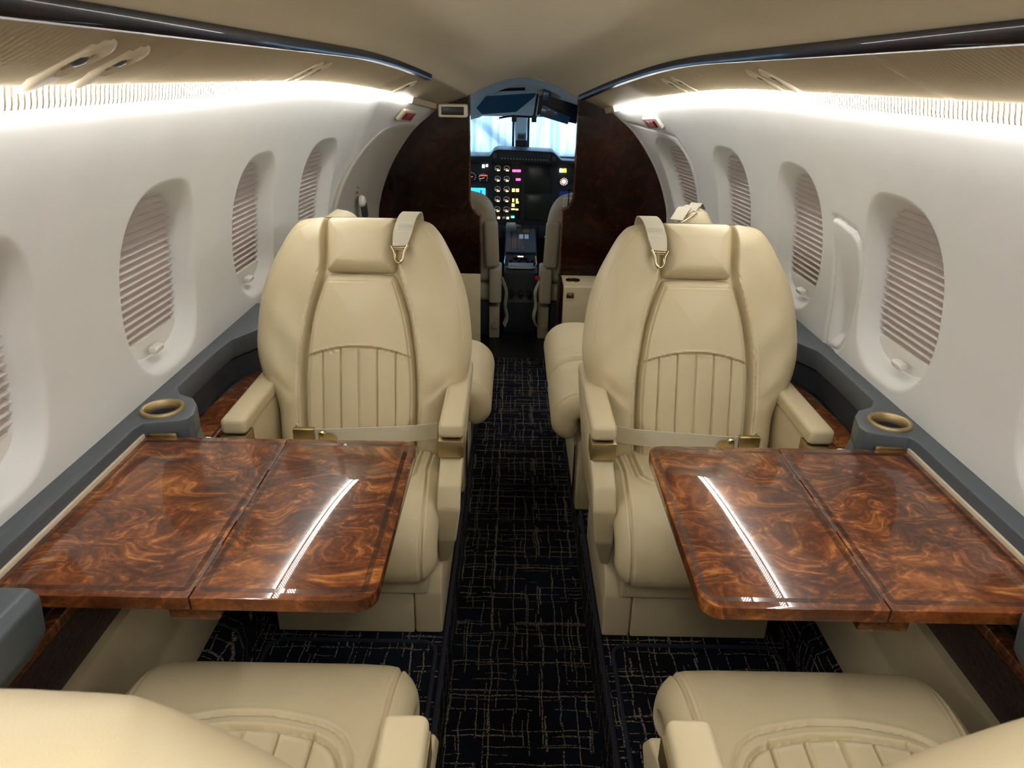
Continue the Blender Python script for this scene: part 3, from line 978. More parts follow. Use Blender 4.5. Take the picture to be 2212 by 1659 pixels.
def seat_meshes(mir):
    """parts of a club seat; local frame: sitter looks to -y, aisle side is +x (mirrored when mir)"""
    out = {}
    zb = .325                     # bottom of back above platform
    # outer bolster
    O = halfpoly([(.150, 0), (.197, .02), (.204, .07), (.207, .13), (.218, .165), (.244, .215), (.257, .27), (.2575, .325), (.248, .40), (.229, .465),
                  (.196, .53), (.172, .566), (.145, .585), (.08, .593)], 110)
    inner = halfpoly([(.126, -.02), (.132, .08), (.134, .18), (.131, .26), (.118, .35), (.100, .42), (.088, .462), (.0865, .50), (.0865, .62)], 80)
    g = []
    for s in (-1, 1):
        g.append(([(s * a, b) for a, b in catmull([(.114, .592), (.128, .578), (.150, .557), (.178, .52), (.208, .460), (.230, .39), (.239, .31)], 24)], .0022, .0035))
        g.append(([(s * a, b) for a, b in catmull([(.141, .03), (.145, .10), (.146, .18), (.144, .26), (.131, .35), (.112, .42), (.098, .462)], 24)], .0018, .0022))
        g.append(([(s * .098, .462), (s * .088, .475)], .002, .003))
        # soft leather creases
        g.append(([(s * .165, .18), (s * .205, .215)], .012, .003))
    def wr(P):
        return .0022 * np.sin(P[:, 0] * 31 + P[:, 1] * 17) * np.sin(P[:, 1] * 23 + 1.3) + .0012 * np.sin(P[:, 0] * 70 + 3 * np.sin(P[:, 1] * 20))
    m = pad(O, .074, .062, back_map(.400, zb), grooves=g, Tb=.060, rb=.05, nu=190, nv=200, sink=(inner, .030, .012), wr=wr)
    out['backrest'] = (m.mesh('backrest', M_leather, 60, mir), [])
    inner_n = inner
    inner_n = halfpoly([(.126, -.02), (.132, .08), (.134, .18), (.131, .26), (.118, .35), (.100, .42), (.090, .440), (.070, .448), (.02, .450)], 80)
    gbk = [([(q_ * a, b) for a, b in catmull([(.138, .602), (.150, .582), (.164, .55), (.175, .51), (.182, .45), (.184, .38)], 24)], .0038, .0080) for q_ in (-1, 1)]
    m = pad(O, .074, .062, back_map(.400, zb), grooves=[q_ for q_ in g if q_[2] < .0034], Tb=.060, rb=.05, nu=150, nv=170, sink=(inner_n, .030, .012), gb=gbk)
    out['backrest_near'] = (m.mesh('backrest', M_leather, 60, mir), [])
    # centre cushion, smooth above a seam arch and pleated below
    C = halfpoly([(.112, .0), (.124, .012), (.1295, .08), (.131, .18), (.128, .26), (.115, .35), (.0955, .42), (.082, .452), (.068, .457), (.03, .459)], 90)
    arch = [(x,   .290 - .026 * (x / .125) ** 2 * 1.0) for x in np.linspace(-.126, .126, 30)]
    g = [(arch, .0022, .007)]
    for k in (-2, -1, 0, 1, 2):
        x = k * .0425
        g.append(([(x, .01), (x, .288 - .026 * (x / .125) ** 2)], .0015, .0042))
    inset = [tuple(q) for q in catmull([(.114, .02), (.119, .10), (.1205, .19), (.117, .26), (.105, .345), (.087, .41), (.076, .440)], 24)]
    g.append((inset + [(-a, b) for a, b in inset[::-1]], .0016, .0022))
    def puff(P):
        below = P[:, 1] < (  .290 - .026 * (P[:, 0] / .125) ** 2)
        return np.where(below, .0035 * np.abs(np.cos(P[:, 0] / .0425 * PI / 2 * 1.0 * 1 + 0)) * 0 + .0030 * (1 - np.abs(2 * ((P[:, 0] / .0425) % 1) - 1) ** 3), .004)
    m = pad(C, .030, .020, back_map(.400, zb, .040), grooves=g, Tb=.01, nu=170, nv=190, dome=.008, wr=puff)
    out['back_cushion'] = (m.mesh('back_cushion', M_leather, 60, mir), [])
    # head pillow
    H = rrect(-.083, .083, .458, .588, .014, 6)
    gp = rrect(-.070, .070, .466, .583, .012, 5)
    m = pad(H, .052, .034, back_map(.400, zb, .030), grooves=[([(-.077, .464), (-.077, .585)], .0016, .0025), ([(.077, .464), (.077, .585)], .0016, .0025)],
            Tb=.03, rb=.03, nu=60, nv=60, dome=.006)
    out['headrest'] = (m.mesh('headrest', M_leather, 60, mir), [])
    # seat cushion : the pad runs up the front and back over the top
    base = catmull([(.075, .268), (.055, .280), (.046, .305), (.056, .335), (.088, .352), (.14, .354), (.25, .344), (.38, .330), (.50, .322)], 200)
    seg = np.r_[0, np.cumsum(np.hypot(*np.diff(base, axis=0).T))]
    LEN = seg[-1]
    tan = np.gradient(base, axis=0); tan /= np.hypot(tan[:, 0], tan[:, 1])[:, None]
    def cmap(u, v, w):
        y = np.interp(v, seg, base[:, 0]); z = np.interp(v, seg, base[:, 1])
        ty = np.interp(v, seg, tan[:, 0]); tz = np.interp(v, seg, tan[:, 1])
        return np.stack([u, y - tz * w, z + ty * w], -1)
    O = [(-.2, 0.0), (.2, 0.0)]
    O = rrect(-.212, .212, 0, LEN, .05, 8)
    O = [(x * (1 - .075 * smooth(np.array((v - .27) / .08)).item()), v) for x, v in O for _ in (0,)]
    # denser sides
    O2 = []
    for (a, b), (c_, d_) in zip(O, O[1:] + O[:1]):
        for q in range(6): O2.append((a + (c_ - a) * q / 6, b + (d_ - b) * q / 6))
    O = [((.212 if x > 0 else -.212) * (1 - .075 * float(smooth(np.array((v - .27) / .08)))) if abs(abs(x) - .2) < .03 and .05 < v < LEN - .05 else x, v) for x, v in O2]
    g = []
    for s in (-1, 1):
        g.append(([(s * .180, .0), (s * .184, .10), (s * .178, .20), (s * .172, .27), (s * .172, LEN - .05)], .0026, .0055))
    bo = [(-.172, LEN - .02), (-.172, .30), (-.155, .235), (-.12, .205), (-.06, .190), (0, .186), (.06, .190), (.12, .205), (.155, .235), (.172, .30), (.172, LEN - .02)]
    bo = catmull([(-.150, LEN - .02), (-.150, .275), (-.142, .222), (-.112, .192), (-.05, .178), (0, .1745), (.05, .178), (.112, .192), (.142, .222), (.150, .275), (.150, LEN - .02)], 70)
    bi = catmull([(-.138, LEN - .03), (-.138, .285), (-.130, .236), (-.104, .210), (-.05, .198), (0, .1945), (.05, .198), (.104, .210), (.130, .236), (.138, .285), (.138, LEN - .03)], 70)
    g.append((bo, .0028, .0050)); g.append((bi, .0030, .0075))
    for k in (-2, -1, 0, 1, 2):
        g.append(([(k * .046, .200), (k * .046, LEN - .03)], .0017, .0060))
    m = pad(O, .052, .050, cmap, grooves=g, Tb=.010, nu=230, nv=270, dome=.006)
    out['seat_cushion'] = (m.mesh('seat_cushion', M_leather, 60, mir), [])
    # arm on both sides
    for s, nm in ((1, 'armrest'), (-1, 'armrest')):
        xc = s * .2305
        m = MB().box(xc - .027, xc + .027, .200, .575, .500, .537, .011, 5)
        me = m.mesh('armrest', M_leather, 50, mir)
        # supporting panel
        pl_ = [(.212, .460), (.200, .455), (.135, .425), (.108, .385), (.118, .30), (.172, .205), (.215, .185), (.33, .20), (.56, .24), (.575, .50), (.215, .50)]
        mp_ = MB().prism(pl_, 'x', xc - .024, xc + .025, .012, 4)
        for v in mp_.bm.verts:
            if v.co.z < .345:
                f = min(1, (.345 - v.co.z) / .15) * .036 * (1 if abs(v.co.x) > .2305 else .15)
                v.co.x -= s * f
        mp_ = mp_.mesh('arm_panel', M_leather_d, 50, mir)
        pm = MB().box(xc - .0270, xc + .0270, .1935, .245, .459, .4990, .002, 2).mesh('brass_end_plate', M_brass_l, 40, mir)
        key = nm + ('_a' if s > 0 else '_b')
        out[key] = (me, [])
        out[key + '_panel'] = (mp_, [])
        out[key + '_plate'] = (pm, [])
    # pan, base and fairing
    m = MB().prism([(.125, .150), (.118, .245), (.50, .245), (.50, .150)], 'x', -.175, .180, .006, 3)
    out['seat_pan'] = (m.mesh('seat_pan', M_leather_d, 50, mir), [])
    m = MB().box(-.180, .140, .166, .56, .002, .160, .004, 2)
    out['base'] = (m.mesh('base', M_leather_d, 50, mir), [])
    m = MB().prism([(.166, .002), (.170, .115), (.185, .150), (.30, .30), (.56, .30), (.56, .002)], 'x', .142, .206, .006, 3)
    out['side_fairing'] = (m.mesh('side_fairing', M_leather_d, 50, mir), [])
    # back shell between bolster and base
    m = MB().box(-.17, .17, .45, .60, .20, .42, .02, 3)
    out['back_shell'] = (m.mesh('back_shell', M_leather_d, 50, mir), [])
    return out

def strap_path(P, wdt, th=.0022):
    return MB().tube(P, 0, sq=[(-wdt / 2, 0), (wdt / 2, 0), (wdt / 2, th), (-wdt / 2, th)], up=Vector((0, -1, .2)))

def belt_meshes(mir):
    """shoulder strap with hook, lap belt with buckle, in the seat frame"""
    out = {}
    bm_ = back_map(.400, .325)
    def q(u, v, w): return Vector(bm_(np.array([u]), np.array([v]), np.array([w]))[0])
    UP = Matrix.Translation((0, -.012, .052))
    # shoulder strap comes over the top beside the head pillow
    path = [(.112, .560, -.055), (.112, .592, -.035), (.112, .606, .0), (.110, .600, .035), (.106, .585, .062), (.101, .560, .078), (.096, .530, .086), (.094, .512, .088)]
    C = catmull([q(*p) for p in path], 26)
    b = bmesh.new(); rings = []
    for i, c in enumerate(C):
        t = Vector(C[min(i + 1, 25)] - C[max(i - 1, 0)]).normalized()
        side = Vector((1, 0, 0)); nn = t.cross(side).normalized()
        wd = .0215 if i < 19 else .0215 - .0075 * (i - 19) / 6
        rings.append([b.verts.new(Vector(c) + side * a + nn * h) for a, h in ((-wd, -.001), (wd, -.001), (wd, .0012), (-wd, .0012))])
    for i in range(25):
        for kk in range(4): b.faces.new((rings[i][kk], rings[i][(kk + 1) % 4], rings[i + 1][(kk + 1) % 4], rings[i + 1][kk]))
    b.faces.new(rings[0]); b.faces.new(rings[-1][::-1])
    bmesh.ops.recalc_face_normals(b, faces=b.faces)
    m = MB(); m.add(b); out['shoulder_strap'] = m.mesh('shoulder_strap', M_web, 30, mir)
    # stitched patch
    m = MB(); 
    for j in range(9):
        a = q(.1035 - .017, .572 - .0035 * j, .0765 + .0009 * j); c = q(.1035 + .017, .572 - .0035 * j, .0765 + .0009 * j)
        m.tube([a, c], .0006, 4)
    out['stitching'] = m.mesh('stitching', M_white, 30, mir)
    # triangular hook
    H = [(.076, .520), (.080, .508), (.0835, .503), (.094, .488), (.094, .486), (.106, .503), (.109, .508), (.113, .522)]
    m = MB()
    pts = [q(.075, .520, .089), q(.083, .505, .091), q(.0845, .492, .091), q(.090, .484, .091), (q(.097, .484, .091)), q(.1025, .491, .091), q(.105, .505, .091), q(.113, .522, .089)]
    m.tube(catmull(pts, 30), .0036, 8)
    m.tube([q(.075, .516, .088), q(.113, .518, .088)], .004, 8)
    out['hook'] = m.mesh('hook', M_gold, 50, mir)
    # lap belt across the seat, just in front of the back
    P = [(-.135, .33, .400), (-.110, .30, .404), (-.06, .288, .408), (.0, .292, .410), (.08, .305, .408), (.150, .325, .404), (.186, .345, .400)]
    C = catmull(P, 40)
    m = MB().tube(C, 0, sq=[(-.0012, -.020), (.0012, -.020), (.0012, .020), (-.0012, .020)], up=Vector((0, 0, 1))).xf(UP)
    out['lap_belt'] = m.mesh('lap_belt', M_web, 30, mir)
    B = MB().box(-.130, -.082, .284, .300, .386, .428, .003, 2).xf(UP)
    out['buckle'] = B.mesh('buckle', M_brass, 40, mir)
    B = MB().box(-.072, -.054, .279, .297, .388, .425, .005, 3)
    B.lathe([(0, 0), (.017, 0), (.017, .004), (0, .005)], 20, Matrix.Translation((-.048, .284, .405)) @ Matrix.Rotation(R(90), 4, 'X')).xf(UP)
    out['tongue'] = B.mesh('tongue', M_gold, 40, mir)
    return out

PARTS = {False: seat_meshes(False), True: seat_meshes(True)}
BELTS = {False: belt_meshes(False), True: belt_meshes(True)}
NAMES = {'backrest_near': 'backrest', 'armrest_a': 'armrest', 'armrest_b': 'armrest', 'armrest_a_panel': 'arm_panel', 'armrest_b_panel': 'arm_panel',
         'armrest_a_plate': 'end_plate', 'armrest_b_plate': 'end_plate'}
def club_seat(loc, rz, mir, label, belts=True, push=0, pull=0):
    root = empty('club_seat', loc, rz)
    tag(root, label, 'seat', 'cream leather club seats')
    arms = {}
    for k, (me, _) in PARTS[mir].items():
        if k.endswith('_plate') or k == ('backrest_near' if belts else 'backrest'): continue
        o = link(NAMES.get(k, k), me, root)
        if k == 'seat_cushion': o.location.y = -push
        if k in ('backrest_near', 'back_cushion', 'headrest', 'back_shell'): o.location.y = -pull
        if not belts and k in ('backrest_near', 'back_cushion'): o.location.z = .020
        if not belts and k == 'headrest': o.location.z = -.08
        arms[k] = o
    for s in 'ab':
        o = link('end_plate', PARTS[mir]['armrest_%s_plate' % s][0], arms['armrest_%s' % s])
        o['label'] = 'brushed brass end plate'
    if belts:
        b = BELTS[mir]
        o = link('shoulder_strap', b['shoulder_strap'], root); o['label'] = 'beige webbing shoulder strap'
        link('stitching', b['stitching'], o)
        h = link('hook', b['hook'], o); h['label'] = 'polished brass hook'
        o = link('lap_belt', b['lap_belt'], root); o['label'] = 'beige webbing lap belt'
        h = link('buckle', b['buckle'], o); h['label'] = 'brass buckle'
        link('tongue', b['tongue'], o)
    return root
club_seat((-.386, 1.135, .08), 0, False, 'cream leather seat facing the camera behind the left wooden table', push=-.015)
club_seat((.400, 1.135, .08), 0, True, 'cream leather seat facing the camera behind the right wooden table', push=-.015)
club_seat((-.374, .800, .08), PI, True, 'cream leather seat seen from behind at bottom left corner', False, .05, .008)
club_seat((.412, .800, .08), PI, False, 'cream leather seat seen from behind at bottom right corner', False, .05, .008)

# ------------------------------------------------------------------ side-facing seats ahead
def side_seat(side, spans, label, belt):
    root = empty('side_facing_seat', (side * .38, sum(spans[0]) / 2, .08))
    tag(root, label, 'seat', 'side-facing seats')
    c0 = Vector(root.location)
    for i, (y0, y1) in enumerate(spans):
        # cushion profile across the cabin: from aisle front over the top to the wall
        base = catmull([(.165, .272), (.142, .280), (.134, .300), (.144, .330), (.18, .345), (.28, .342), (.42, .335), (.56, .33)], 120)
        seg = np.r_[0, np.cumsum(np.hypot(*np.diff(base, axis=0).T))]; LEN = seg[-1]
        tan = np.gradient(base, axis=0); tan /= np.hypot(tan[:, 0], tan[:, 1])[:, None]
        def cmap(u, v, w):
            a = np.interp(v, seg, base[:, 0]); z = np.interp(v, seg, base[:, 1])
            ta = np.interp(v, seg, tan[:, 0]); tz = np.interp(v, seg, tan[:, 1])
            return np.stack([side * (a - tz * w) - c0.x, u - c0.y, z + ta * w], -1)
        O = rrect(y0, y1, 0, LEN, .045, 8)
        g = [([(y0 + .035, 0), (y0 + .030, LEN)], .0025, .005), ([(y1 - .035, 0), (y1 - .03, LEN)], .0025, .005),
             ([(y0 + .10, LEN), (y0 + .10, .26), (y0 + .14, .22), (y1 - .14, .22), (y1 - .10, .26), (y1 - .10, LEN)], .003, .006)]
        o = pad(O, .045, .045, cmap, grooves=g, Tb=.03, nu=70, nv=90, dome=.01).build('seat_cushion', M_leather, root, 60)
        # back against the wall, curved head end
        hw = .155
        yc = (y0 + y1) / 2
        O = halfpoly([(hw * .8, .0), (hw, .03), (hw, .22), (hw * .93, .36), (hw * .75, .44), (hw * .45, .475)], 50)
        def bmap(u, v, w):
            return np.stack([side * (.665 - .10 * (v / .5) ** 1.6 - .012 - w) - c0.x, yc + u - c0.y, .36 + v + 0 * w], -1)
        g = [([(-hw * .62, .42), (-hw * .3, .435), (hw * .3, .435), (hw * .62, .42)], .003, .005)]
        pad(O, .085, .06, bmap, grooves=g, Tb=.02, nu=50, nv=60, dome=.01).build('backrest', M_leather, root, 60)
    y0, y1 = spans[0][0], spans[-1][1]
    MB().box(*sorted((side * .17 - c0.x, side * .60 - c0.x)), y0 + .03 - c0.y, y1 - .03 - c0.y, .0, .24, .01, 3).build('base', M_leather_d, root)
    MB().box(*sorted((side * .163 - c0.x, side * .169 - c0.x)), y0 + .05 - c0.y, y0 + .085 - c0.y, .0, .20, .002, 2).build('leg_bracket', M_chrome, root)
    if belt:
        yc = sum(spans[-1]) / 2
        zt = .36 + .462
        xs = .552
        m = MB()
        for j, (dx, dy, w_) in enumerate(((-.03, -.02, .02), (.0, .0, .022), (.02, .03, .018))):
            m.tube(catmull([(side * (xs + dx - .05) - c0.x, yc - c0.y + dy - .07, zt - .012), (side * (xs + dx - .02) - c0.x, yc - c0.y + dy - .02, zt + .014 + .004 * j),
                            (side * (xs + dx) - c0.x, yc - c0.y + dy + .03, zt + .010), (side * (xs + dx + .02) - c0.x, yc - c0.y + dy + .08, zt - .01)], 14), 0,
                   sq=[(-w_, 0), (w_, 0), (w_, .002), (-w_, .002)])
        m.build('folded_belt', M_web, root)
        m = MB().tube([(side * (xs - .08) - c0.x, yc - c0.y - .10, zt - .018), (side * (xs - .02) - c0.x, yc - c0.y - .05, zt + .010), (side * (xs - .015) - c0.x, yc - c0.y - .075, zt + .008),
                       (side * (xs - .075) - c0.x, yc - c0.y - .115, zt - .020)], .002, 6)
        m.build('belt_hook', M_gold, root)
    return root
side_seat(-1, [(1.885, 2.30)], 'single cream side-facing seat between the left aft-facing seat and the door', False)
side_seat(1, [(1.80, 2.12), (2.12, 2.50)], 'two-place cream side-facing seat ahead of the right aft-facing seat', True)

# floor mats
for side, x0, x1, w in ((-1, -.575, -.190, 'left'), (1, .213, .592, 'right')):
    mat_o = empty('floor_mat', ((x0 + x1) / 2, .95, .08))
    tag(mat_o, 'navy crosshatch floor mat with bound edge under the %s table' % w, 'floor mat', 'floor mats')
    pts = [(a - (x0 + x1) / 2, b - .95) for a, b in rrect(x0, x1, .60, 1.268, .035, 6)]
    MB().prism(pts, 'z', .0005, .007, 0).build('carpet', M_carpet, mat_o)
    MB().tube([(a, b, .007) for a, b in pts + [pts[0]]], .005, 8).build('bound_edge', M_navy, mat_o)

exec_cockpit = True
# ------------------------------------------------------------------ cockpit shell
m = MB()
arch = [(x, z) for x, z in catmull(B_CEI, 14)[::-1]] + [(x, z) for x, z in catmull(B_PAN, 8)[::-1]][1:] + [(x, z) for x, z in catmull(B_WALL, 14)[::-1]][1:]
arch = [(-x, z) for x, z in arch[::-1]] + arch[1:]
def ring(y, k, top):
    return [(x * 1.0, y, min(z, top) if False else .55 + (z - .55) * k) for x, z in arch]
ys_ = np.r_[np.linspace(YF - .005, 4.24, 24)]
def kk(y): return float(np.interp(y, [YF, 3.6, 3.95, 4.22], [1.0, 1.0, .93, .80]))
V = np.array([ring(y, kk(y), 2) for y in ys_])
wc = gridmesh('wall_cockpit', V, M_cock, flip=True)
b_ = bmesh.new(); b_.from_mesh(wc.data)
gone = [f for f in b_.faces if 3.62 < f.calc_center_median().y < 4.2 and .84 < f.calc_center_median().z < 1.06]
bmesh.ops.delete(b_, geom=gone, context='FACES'); b_.to_mesh(wc.data); b_.free()
tag(wc, kind='structure')
m = MB()
for s in (-1, 1):
    m.box(*sorted((s * .66, s * .68)), YF, 4.9, -.05, .80)
m.box(-.70, .70, 4.55, 4.60, -.05, .86)
tag(m.build('wall_front', M_dark), kind='structure')

# windshield: posts and two panes
zt, zb_ = 1.115, .835
m = MB()
m.prism([(-.030, .80), (.030, .80), (.040, 1.10), (.052, 1.14), (-.052, 1.14), (-.040, 1.10)], 'y', 4.46, 4.50, .012, 4)
for s in (-1, 1):
    m.box(*sorted((s * .60, s * .66)), 4.3, 4.52, .78, 1.15)
m.box(-.66, .66, 4.18, 4.50, 1.085, 1.16, .01)
ws = empty('windshield', (0, 4.5, .8)); tag(ws, 'two-pane cockpit windshield under hazy wrinkled film with grey centre post', 'windshield')
Mw = Matrix.Translation((0, -4.5, -.8))
m.xf(Mw).build('frame', M_glasspost, ws)
for s, w in ((-1, 'left'), (1, 'right')):
    x0, x1 = sorted((s * .03, s * .62))
    o = MB().box(x0, x1, 4.515, 4.521, .80, 1.12, M=Mw).build('pane', M_film, ws)
    MB().box(*sorted((s * .038, s * .052)), 4.502, 4.514, .82, 1.10, M=Mw).build('pane_seal', M_black, ws)
    MB().box(*sorted((s * .690, s * .696)), 3.55, 4.25, .78, 1.12, M=Mw).build('side_pane', M_film, ws)
# grey strap across left pane, outside; blue tape band on the right
o = MB().box(-.022, .022, -.25, .25, -.003, .003, .001, 1, Matrix.Translation((-.19, 4.56, .985)) @ Matrix.Rotation(R(90), 4, 'X') @ Matrix.Rotation(R(52), 4, 'Z')).build('windshield_wiper', simple('grey_strap', (.16, .20, .22), .7))
tag(o, 'grey diagonal strap lying outside across the left windshield pane', 'strap')
# compass
cp = empty('compass', (.004, 4.40, .90)); tag(cp, 'small grey compass box at the foot of the windshield post', 'compass')
MB().box(-.034, .034, -.02, .03, .0, .045, .004).build('mount', M_black, cp)
MB().box(-.028, .028, -.025, .02, .045, .085, .006).build('compass_case', simple('compass_grey', (.25, .27, .26), .5), cp)
MB().box(-.020, .020, -.027, -.024, .054, .078, .002, 2).build('compass_window', M_darkgrey, cp)

# sun visors
def visor(name_lab, pts, y, mat, tilt):
    c = Vector((sum(p[0] for p in pts) / len(pts), y, sum(p[1] for p in pts) / len(pts)))
    root = empty('sun_visor', c); tag(root, name_lab, 'sun visor', 'sun visors')
    MB().prism([(a - c.x, b - c.z) for a, b in pts], 'y', -.003, .003, .001, 1, Matrix.Rotation(R(tilt), 4, 'X')).build('shade', mat, root)
    return root, c
v1, c1 = visor('blue tinted sun visor hanging above the left windshield pane',
               [(-.235, 1.135), (-.185, 1.195), (.075, 1.215), (.06, 1.195), (-.03, 1.120), (-.205, 1.105)], 3.90, M_blue, 14)
MB().tube([(-.19, .01, .055), (.10, -.005, .07)], .007, 8).build('visor_bar', M_black, v1)
MB().box(-.135, -.105, -.02, .02, .03, .098, .006).build('visor_clamp', M_black, v1)
MB().box(-.165, -.035, .02, .04, .045, .085, .012).build('mount_plate', M_cockseat, v1)
v2, c2 = visor('large dark sun visor hanging above the right windshield pane',
               [(.086, 1.204), (.110, 1.210), (.320, 1.150), (.330, 1.062), (.205, 1.085), (.110, 1.122), (.074, 1.110)], 3.84, M_visor, 10)
MB().prism([(a - c2.x, b - c2.z) for a, b in ((.102, 1.165), (.243, 1.105), (.232, 1.070), (.090, 1.108))], 'y', -.016, -.011, .001).build('lower_flap', M_blue, v2)
MB().tube([(-.10, .01, .075), (-.115, -.01, -.03)], .006, 8).build('visor_bar', M_black, v2)
MB().box(-.075, -.035, -.02, .02, .045, .105, .006).build('visor_clamp', M_blue, v2)
MB().box(-.11, .02, .02, .04, .055, .095, .012).build('mount_plate', M_cockseat, v2)
# shaft of a mirror/map light hanging between the visors
o = empty('visor_rail', (-.02, 4.0, 1.09)); tag(o, 'black curved visor rail under the cockpit ceiling', 'rail')
MB().tube(catmull([(-.10, 0, -.005), (-.05, 0, .004), (0, 0, .006), (.06, 0, .004), (.10, 0, .002)], 20), .005, 8).build('rail', M_black, o)
for xx in (-.02, .085): MB().box(xx - .013, xx + .013, -.012, .012, -.022, .012, .004).build('knuckle', M_black, o)

# ------------------------------------------------------------------ instrument panel
YP = 4.20
ip = empty('instrument_panel', (0, YP, .5)); tag(ip, 'black cockpit instrument panel full of round gauges and lit warning lamps', 'instrument panel')
def L(u, v, dy=0):
    """photo-measured spot on the panel plane -> local x, z"""
    return ((u - 1118.5) * .002642 + .0036, (-(v - 335) * .00282) + .879 - .5)
def pb(u0, u1, v0, v1, nm, mat, d=.004, bev=.002, par=None, d0=0):
    a = L(u0, v1); b = L(u1, v0)
    return MB().box(a[0], b[0], -d - d0, -d0 + .002, a[1], b[1], bev, 2).build(nm, mat, par or ip)
MB().box(-.62, .62, 0, .05, -.02, .375, .004).build('board', M_dark, ip)
sh = [L(u, v) for u, v in ((975, 334), (1052, 333), (1060, 323), (1070, 320), (1184, 323), (1196, 332), (1202, 338), (1290, 341), (1290, 347), (975, 343))]
MB().prism(sh, 'y', -.14, .10, .006, 3).build('glareshield', M_black, ip)
pb(1071, 1178, 326, 341, 'warning_panel', M_dark, .152)
pb(1060, 1068, 327, 336, 'warning_button', M_darkgrey, .150)
pb(1182, 1189, 331, 339, 'warning_button', M_darkgrey, .150)
for i in range(16):
    u = 1077 + i * 6.2
    pb(u, u + 3.0, 334.5 + i * .12, 337 + i * .12, 'annunciator', simple('dim_legend', (.22, .24, .25), .5) if i == 0 else bpy.data.materials['dim_legend'], .1545, .0003)
# engine gauges: two columns of five with ticks, needle and lit digits
def gauge(u, v, rad, digits=True):
    x, z = L(u, v)
    g = MB().lathe([(rad, 0), (rad, .006), (rad * .88, .008), (rad * .86, .004), (0, .004)], 28, Matrix.Translation((x, 0, z)) @ Matrix.Rotation(R(90), 4, 'X')).build('gauge', M_black, ip)
    m = MB()
    for k in range(11):
        a = R(-35 + 25 * k)
        c, s_ = math.cos(a), math.sin(a)
        m.box(-.0007, .0007, -.0052, -.0046, rad * .66, rad * .80, 0, 1, Matrix.Translation((x, 0, z)) @ Matrix.Rotation(a - PI / 2, 4, 'Y'))
    m.box(-.0009, .0009, -.0062, -.0054, -.2 * rad, rad * .7, 0, 1, Matrix.Translation((x, 0, z)) @ Matrix.Rotation(R(-105), 4, 'Y'))
    m.build('dial_marks', G_tick, g)
    if digits:
        m = MB()
        for k in (-1, 0, 1):
            m.box(x + k * .0052 - .002 + .003, x + k * .0052 + .002 + .003, -.0062, -.0046, z - rad * .62, z - rad * .28, .0005, 1)
        m.build('digits', G_orange, g)
for r_ in range(5):
    for c_ in range(2):
        gauge(1068.5 + 19.5 * c_, 361 + r_ * 20.3, .0215)
gauge(1083, 459, .009, False)
for u in (1071, 1091):
    pb(u - 2, u + 3, 457.5, 461.5, 'counter', G_orange, .006, .0005)
gauge(1037.5, 380, .032, False); gauge(1012, 378, .032, False)
pb(1029, 1046, 374, 376, 'attitude_bar', simple('attitude_red', (.4, .05, .04), .5, emit=(1, .15, .1), es=.6), .0085, .0003)
gauge(1212, 385, .028, False)
x, z = L(1212, 384)
MB().lathe([(0, .0065), (.012, .0065), (.012, .004), (0, .004)], 24, Matrix.Translation((x, 0, z)) @ Matrix.Rotation(R(90), 4, 'X')).build('clock_face', G_paleb, ip)
m = MB()
for k in range(12):
    m.box(-.0012, .0012, -.0085, -.0060, .015, .022, 0, 1, Matrix.Translation((x, 0, z)) @ Matrix.Rotation(R(30 * k), 4, 'Y'))
m.build('clock_numerals', glow('clock_numeral_light', (1, .55, .35), 1.6), ip)
# lamps
for (u0, u1, v0, v1, mt) in ((1100, 1119, 342, 348, G_red), (1100, 1109, 362.5, 367, G_pink), (1109.5, 1118, 362.5, 367, G_pink), (1108, 1118, 379.5, 384, G_pink),
                             (1100, 1106, 400, 402.5, G_amber), (1100, 1106, 403.5, 406, G_amber), (1108.5, 1115, 400, 402.5, G_amber), (1108.5, 1115, 403.5, 406, G_amber),
                             (1101, 1105, 420, 423, G_amber), (1101, 1105, 423.8, 426.5, G_amber), (1109, 1113, 420, 425, G_amber), (1109, 1115, 426, 429, G_amber),
                             (1100, 1106, 430, 432.5, G_amber), (1100, 1106, 433.5, 436, G_amber), (1099, 1107, 440, 442.5, G_amber), (1108.5, 1114.5, 440.5, 443, G_amber),
                             (1099, 1106, 455, 459, G_green), (1202, 1208, 359, 366, G_white), (1209.5, 1216, 359, 366, G_yellow), (1202, 1217, 348.5, 350, G_red),
                             (1035, 1040, 354, 360, G_white), (1043, 1047, 353.5, 358, G_white), (1024, 1028, 337.5, 341, G_tick), (1029.5, 1033, 337.5, 341, G_tick)):
    pb(u0, u1, v0, v1, 'lamp', mt, .0075, .0012)
pb(1099, 1119, 349, 461, 'annunciator_board', M_black, .003)
# displays
for v0, v1, nm in ((356, 408, 'display'), (412, 462, 'display')):
    pb(1133, 1183, v0, v1, nm, simple('blank_display', (.020, .022, .016), .25), .008, .003)
    pb(1128, 1188, v0 - 3, v1 + 2, 'display_bezel', M_black, .006, .003)
pb(1203, 1262, 403, 424, 'display', G_dkblue, .006, .002)
pb(1008, 1042, 400, 425, 'display', G_cyan, .006, .003)
pb(1031, 1034, 404, 424, 'display_symbol', simple('map_symbol_blue', (0, .02, .3), .5, emit=(0, .03, .5), es=.6), .0075, .0005)
pb(1027, 1042, 415, 425, 'display_symbol', glow('map_symbol_pale', (.8, .75, .9), .9), .0068, .0005)
for v0 in (370, 390):
    for u0 in (1229, 1242):
        pb(u0, u0 + 8, v0, v0 + 16, 'radio_box', M_black, .010, .002)
